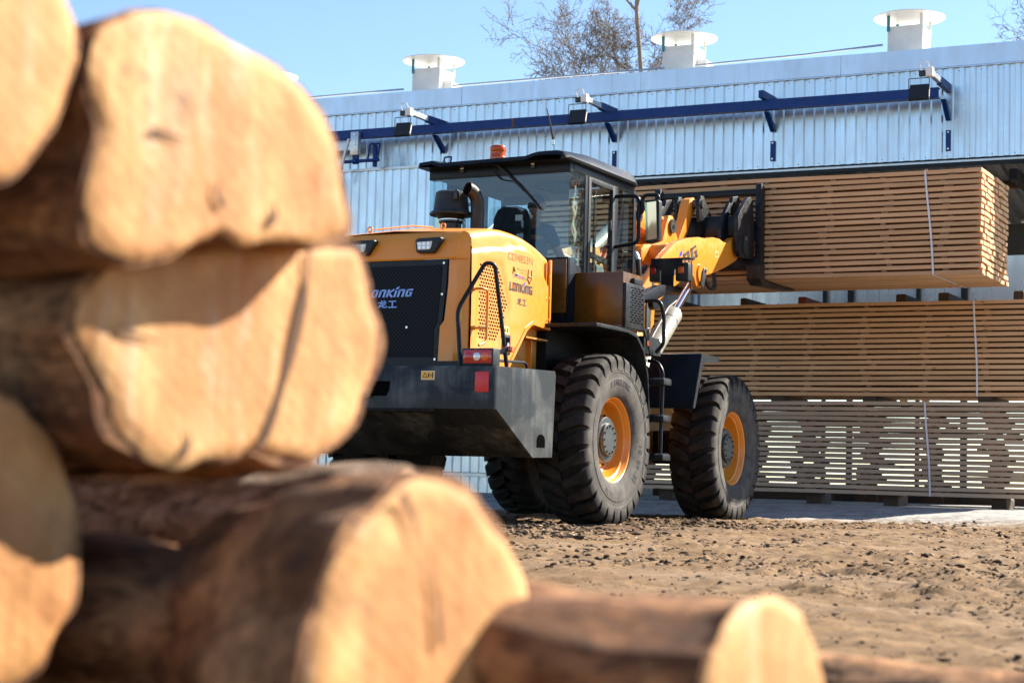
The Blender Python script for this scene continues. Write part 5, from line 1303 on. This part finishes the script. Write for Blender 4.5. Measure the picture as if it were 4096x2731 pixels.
BC = MB().prism([(3.16, 3.45), (3.26, 3.53), (3.44, 3.52), (3.69, 3.50), (3.99, 3.53), (4.20, 3.52), (4.38, 3.45), (4.52, 3.32), (4.60, 3.12), (4.50, 3.05), (4.40, 3.16), (4.22, 3.24), (3.98, 3.24), (3.67, 3.28), (3.44, 3.30), (3.17, 3.33)], 0, -.10, .10, .012).build('bellcrank', Y_, LD, smooth=25)
for s in (1, -1):
    for (u, z, r) in ((3.29, 3.43, .075), (4.08, 3.41, .085)):
        o = MB().cyl((s * .10, u, z), (s * (.22 if u > 4 else .13), u, z), r, seg=26).build('pivot_pin', M['steel'], BC)
        MB().cyl((s * (.22 if u > 4 else .13), u, z), (s * (.228 if u > 4 else .138), u, z), r * .35, seg=14).build('pin_bolt', M['lamp_black'], o)
LK = MB().prism([(4.46, 3.12), (4.58, 3.06), (4.70, 3.12), (5.06, 3.66), (5.20, 3.78), (5.22, 3.86), (5.12, 3.92), (5.00, 3.88), (4.93, 3.78), (4.86, 3.62), (4.64, 3.34)], 0, -.06, .06, .010).build('tilt_link', Y_, LD, smooth=25)
b = MB(); b.cyl((-.15, 5.11, 3.83), (.15, 5.11, 3.83), .06, seg=22); b.build('link_pin', M['steel'], LK)
MB().prism([(1.70, 1.9), (1.78, 2.86), (2.05, 2.92), (2.35, 2.35), (2.35, 1.9)], 0, .14, .19, .006).mirror_x().build('tilt_bracket', M['yellow_in'], FF, smooth=25)
TC = MB().cyl((0, 1.55, 2.54), (0, 2.95, 3.28), .085, seg=26).build('tilt_cylinder', M['barrel'], LD)
MB().cyl((0, 2.9, 3.25), (0, 3.29, 3.43), .045, seg=20).build('rod', M['chrome'], TC)
b = MB()
for k in range(3):
    pts = [(.17 + .05 * k, 2.0 + .05 * k, 2.75), (.18 + .05 * k, 2.35, 3.0 + .03 * k), (.20 + .04 * k, 2.60, 3.10 - .05 * k), (.22 + .03 * k, 2.75, 2.95 - .05 * k)]
    b.bent(pts, .028, .15, 10, 6)
b.build('hose_sleeve', M['red_hose'], TC)
MB().prism([(1.66, 2.0), (1.70, 3.32), (1.84, 3.34), (1.92, 2.0)], 0, .44, .62, .01).build('valve_tower', M['black'], LD, smooth=0)
b = MB(); b.bent([(.62, 1.80, 2.78), (.72, 1.80, 2.80), (.75, 1.80, 2.72)], .030, .05, 12, 5); HF = b.build('hose_elbow', M['zinc'], LD)
b = MB(); b.bent([(.75, 1.80, 2.73), (.765, 1.80, 2.60), (.77, 1.85, 2.20), (.62, 2.0, 1.90)], .027, .1, 12); b.build('hydraulic_hose', M['rubber_hose'], LD)
b = MB(); b.tube([(.36 + .01 * math.sin(i), 2.55 + .045 * i, 2.52 + .035 * i) for i in range(9)], [.030 if i % 2 else .022 for i in range(9)], 10); b.build('hose_guard', M['rubber_hose'], LD)
b = MB(); b.bent([(.45, 4.45, 2.86), (.50, 4.55, 2.72), (.50, 4.75, 2.74), (.45, 4.80, 2.95)], .026, .09, 12, 6); b.build('hydraulic_hose', M['rubber_hose'], LD)
# boom lettering, running along the arm
bt = sub('boom_decals', LD); e = Vector((0, 1, .42)).normalized(); n_ = Vector((0, -.42, 1)).normalized()
logo_on((.586, 2.62, 2.47), e, n_, 1.42, .150, M['logo_grey'], M['logo_blue'], bt)
sticker('warning_sticker', 4.50, 3.09, .10, .07, .586, bt)
# --- coupler, fork carriage, tines
K = .10
CP = MB().box(-.62, .62, 5.22, 5.50, 3.43, 3.69, .01).build('coupler_beam', B_, LD)
for s in (1, -1):
    MB().prism([(5.02, 3.64), (5.10, 3.72), (5.36, 3.92), (5.46, 3.95), (5.56, 3.90), (5.62, 3.30), (5.60, 3.22), (5.54, 3.18), (5.12, 3.16), (5.06, 3.22), (5.04, 3.34)], 0, *sorted((s * .62, s * .675)), .008).build('hook_plate', BD_, CP, smooth=25)
    MB().prism([(4.99, 3.30), (5.0, 3.50), (5.12, 3.70), (5.28, 3.86), (5.36, 3.86), (5.40, 3.95), (5.60, 3.99), (5.68, 3.94), (5.56, 3.80), (5.46, 3.74), (5.44, 3.43), (5.30, 3.28)], 0, *sorted((s * .42, s * .47)), .008).build('hook_plate', BD_, CP, smooth=25)
    MB().prism([(5.04, 3.60), (5.02, 3.85), (5.08, 3.93), (5.17, 3.94), (5.24, 3.88), (5.52, 3.68), (5.36, 3.62), (5.30, 3.42), (5.22, 3.42)], 0, *sorted((s * .12, s * .17)), .008).build('link_plate', BD_, CP, smooth=25)
    o = MB().prism([(5.20, 3.42), (5.25, 3.45), (5.32, 3.42), (5.35, 3.30), (5.32, 3.20), (5.25, 3.20), (5.20, 3.26)], 0, *sorted((s * .675, s * .695)), .006).build('pin_keeper', M['plastic'], CP)
    MB().cyl((s * .69, 5.26, 3.40), (s * .706, 5.26, 3.40), .024, seg=12).build('keeper_bolt', M['zinc'], o)
    o = MB().cyl((s * .17, 5.11, 3.83), (s * .19, 5.11, 3.83), .05, seg=20).build('pin_cap', M['steel'], CP)
FC = MB().box(-.66, .72, 5.70, 5.79, 4.015, 4.085, .006).box(-.66, .72, 5.64, 5.76, 3.08, 3.20, .006).box(-.60, .66, 5.50, 5.70, 3.45, 3.68, .006).build('fork_carriage', B_, LD)
for s, x in ((1, .66), (-1, -.70)):
    b = MB(); b.prism([(5.68, 3.06), (5.68, 4.14), (5.73, 4.16), (5.83, 4.10), (5.835, 3.16), (5.90, 3.06)], 0, x, x + .075, .005); b.build('carriage_post', BD_, FC)
    b = MB(); b.prism([(5.62, 3.12), (5.80, 3.12), (5.835, 2.995), (5.90, 2.957), (7.05, 2.957), (7.05, 2.945), (5.95, 2.89), (5.78, 2.88), (5.64, 2.95)], 0, x - .09, x + .085, .006)
    b.build('fork_tine', paint('worn_fork_steel', (.035, .030, .026), .5, .5, var=.4, scale=6, dust=.5, dustcol=(.16, .09, .045)), LD)
# --- front lamps on their arms
for s in (1, -1):
    b = MB(); b.prism([(1.20, 2.20), (1.46, 2.33), (1.69, 2.41), (1.87, 2.46), (2.20, 2.49), (2.24, 2.49), (2.24, 2.46), (2.03, 2.38), (1.82, 2.31), (1.49, 2.24), (1.20, 2.10)], 0, *sorted((s * .90, s * .99)), .004)
    LB = b.build('lamp_arm', B_, LD, smooth=25)
    b = MB()
    b.prism([(s * .735, 2.775), (s * 1.095, 2.780), (s * 1.092, 2.71), (s * 1.07, 2.695), (s * 1.03, 2.685), (s * 1.0, 2.65), (s * .995, 2.47), (s * .855, 2.47), (s * .852, 2.64), (s * .835, 2.685), (s * .735, 2.69)], 1, 2.19, 2.20)
    b.box(*sorted((s * .735, s * 1.17)), 2.19, 2.36, 2.775, 2.782); b.build('lamp_shield', B_, LB, smooth=0)
    for x0, x1 in ((.70, .835), (1.0, 1.155)):
        hb = MB().box(*sorted((s * x0, s * x1)), 2.215, 2.36, 2.535, 2.735, .022).build('headlight', M['plastic'], LB)
        MB().box(*sorted((s * (x0 + .035), s * (x1 - .05))), 2.210, 2.217, 2.62, 2.69, .003).build('lamp_window', M['amber_lens'] if x0 > .9 else M['red_lens'], hb)
        MB().box(*sorted((s * (x0 + .015), s * (x1 - .015))), 2.358, 2.365, 2.56, 2.71, .003).build('lens', M['clear_lens'], hb)
    MB().tube([(s * 1.155, 2.30, 2.76), (s * 1.15, 2.30, 2.47)], .006, 6).build('lamp_cable', M['rubber_hose'], LB)
    MB().cyl((s * .84, 1.95, 2.28), (s * .90, 1.95, 2.28), .075, seg=20).build('horn', M['lamp_black'], LB)

# ------------------------------------------------------------------ driver
def skin_body(name, chains, m, parent, sub_lv=2):
    V, E, Rr = [], [], []
    for ch in chains:
        prev = None
        for (p, r) in ch:
            hit = next((i for i, q in enumerate(V) if (Vector(q) - Vector(p)).length < 1e-4), None)
            if hit is None: V.append(p); Rr.append(r); hit = len(V) - 1
            if prev is not None and prev != hit: E.append((prev, hit))
            prev = hit
    me = bpy.data.meshes.new(name); me.from_pydata(V, E, []); me.update(); o = link(bpy.data.objects.new(name, me))
    md = o.modifiers.new('skin', 'SKIN'); md.use_smooth_shade = True
    for i, sv in enumerate(me.skin_vertices[0].data): sv.radius = Rr[i] if isinstance(Rr[i], tuple) else (Rr[i], Rr[i]); sv.use_root = (i == 0)
    s = o.modifiers.new('sub', 'SUBSURF'); s.levels = s.render_levels = sub_lv
    dg = bpy.context.evaluated_depsgraph_get(); dg.update()
    me2 = bpy.data.meshes.new_from_object(o.evaluated_get(dg)); bpy.data.objects.remove(o); bpy.data.meshes.remove(me)
    me2.name = name; me2.materials.clear(); me2.materials.append(m)
    me2.polygons.foreach_set('use_smooth', [True] * len(me2.polygons))
    return link(bpy.data.objects.new(name, me2), parent)
PE = thing('person', 'driver in a dark t-shirt seated in the loader cab, seen from behind', 'person', W(-.03, .88, 0), -YAW)
hip = (0, 0, 2.45); ch = (0, .02, 2.86); nk = (0, .06, 3.02)
body = [[(hip, (.15, .12)), ((0, 0, 2.62), (.15, .115)), (ch, (.17, .12)), ((0, .04, 2.965), (.10, .085)), (nk, .058), ((0, .085, 3.10), .056)]]
for s in (1, -1):
    sh = (s * .17, .03, 2.93); el = (s * .26, .12, 2.69); wr = (s * .30, .36, 2.66)
    body.append([((0, .04, 2.965), (.10, .085)), (sh, .066), ((s * .23, .06, 2.80), .052), (el, .045), ((s * .285, .25, 2.67), .040), (wr, .030), ((s * .30, .41, 2.665), (.040, .022))])
    body.append([(hip, (.15, .12)), ((s * .10, .06, 2.42), .088), ((s * .13, .44, 2.47), .066), ((s * .13, .52, 2.20), .055), ((s * .13, .50, 2.02), .042), ((s * .13, .60, 1.95), .040)])
    for k in range(4):
        x = s * (.275 + .017 * k); body.append([((s * .30, .41, 2.665), (.040, .022)), ((x, .45, 2.665), .0095), ((x, .485 - .004 * abs(k - 1.5), 2.648), .009), ((x, .495 - .006 * abs(k - 1.5), 2.622), .008)])
    body.append([((s * .30, .41, 2.665), (.040, .022)), ((s * .255, .42, 2.655), .010), ((s * .245, .455, 2.64), .009)])
PB = skin_body('body', body, M['skin'], PE)
shirt = [[((0, 0, 2.46), (.165, .135)), ((0, 0, 2.62), (.165, .13)), (ch, (.183, .133)), ((0, .04, 2.965), (.115, .098)), ((0, .055, 3.0), .068)]]
for s in (1, -1): shirt.append([((0, .04, 2.965), (.115, .098)), ((s * .17, .03, 2.93), .078), ((s * .225, .055, 2.82), .066), ((s * .245, .08, 2.755), .062)])
skin_body('t_shirt', shirt, M['shirt'], PE)
trs = [[((0, 0, 2.47), (.16, .13)), ((0, .01, 2.42), (.165, .135))]]
for s in (1, -1): trs.append([((0, .01, 2.42), (.165, .135)), ((s * .10, .06, 2.41), .10), ((s * .13, .44, 2.47), .078), ((s * .13, .52, 2.20), .066), ((s * .13, .50, 2.03), .054)])
skin_body('trousers', trs, M['jeans'], PE)
def head(parent, c):
    b = MB(); bmesh.ops.create_uvsphere(b.bm, u_segments=28, v_segments=22, radius=1)
    for v in b.bm.verts:
        x, y, z = v.co
        k = 1 - .22 * max(0, -z) ** 1.3; X, Yy, Z = x * .078 * k, y * .098 * (1 - .10 * max(0, -z)), z * .118
        if y > .5 and abs(x) < .30 and -.30 < z < .18: Yy += .024 * (1 - abs(x) / .30) * (1 - abs(z + .08) / .26)      # nose
        if y > .5 and .06 < z < .26 and .22 < abs(x) < .58: Yy -= .009                                               # eye sockets
        if y > .5 and -.56 < z < -.40 and abs(x) < .34: Yy += .005                                                     # lips
        if y > .3 and z < -.75: Yy += .010
        v.co = Vector((X, Yy, Z))
    H = b.build('head', M['skin'], parent, smooth=70)
    b = MB(); 
    for s in (1, -1):
        b.lathe([(0, .030), (.010, .032), (.016, .020), (.012, 0)], (s * .072, -.005, -.008), (s, -.25, 0), 16)
    b.build('ears', M['skin'], H)
    b = MB(); bmesh.ops.create_uvsphere(b.bm, u_segments=28, v_segments=20, radius=1)
    for v in b.bm.verts:
        x, y, z = v.co; lim = -.45 if y < .1 else .45
        v.co = Vector((x * .083, y * .103, z * .124)) if z > lim and not (y > .62 and z < .62) else Vector((x * .070, y * .088, z * .10))
    b.build('hair', M['hair'], H, smooth=70)
    b = MB()
    for s in (1, -1): b.lathe([(0, 0), (.004, .011), (.009, .008), (.011, 0)], (s * .030, .083, .018), (0, 1, 0), 12)
    b.build('eyes', M['sticker_edge'], H)
    b = MB(); b.tube([(-.022, .094, -.056), (0, .099, -.054), (.022, .094, -.056)], .0045, 6); b.build('mouth', M['red_hose'], H)
    H.location = c; return H
HD = head(PE, (.0, .085, 3.205)); HD.rotation_euler = (rad(-6), 0, rad(-22))
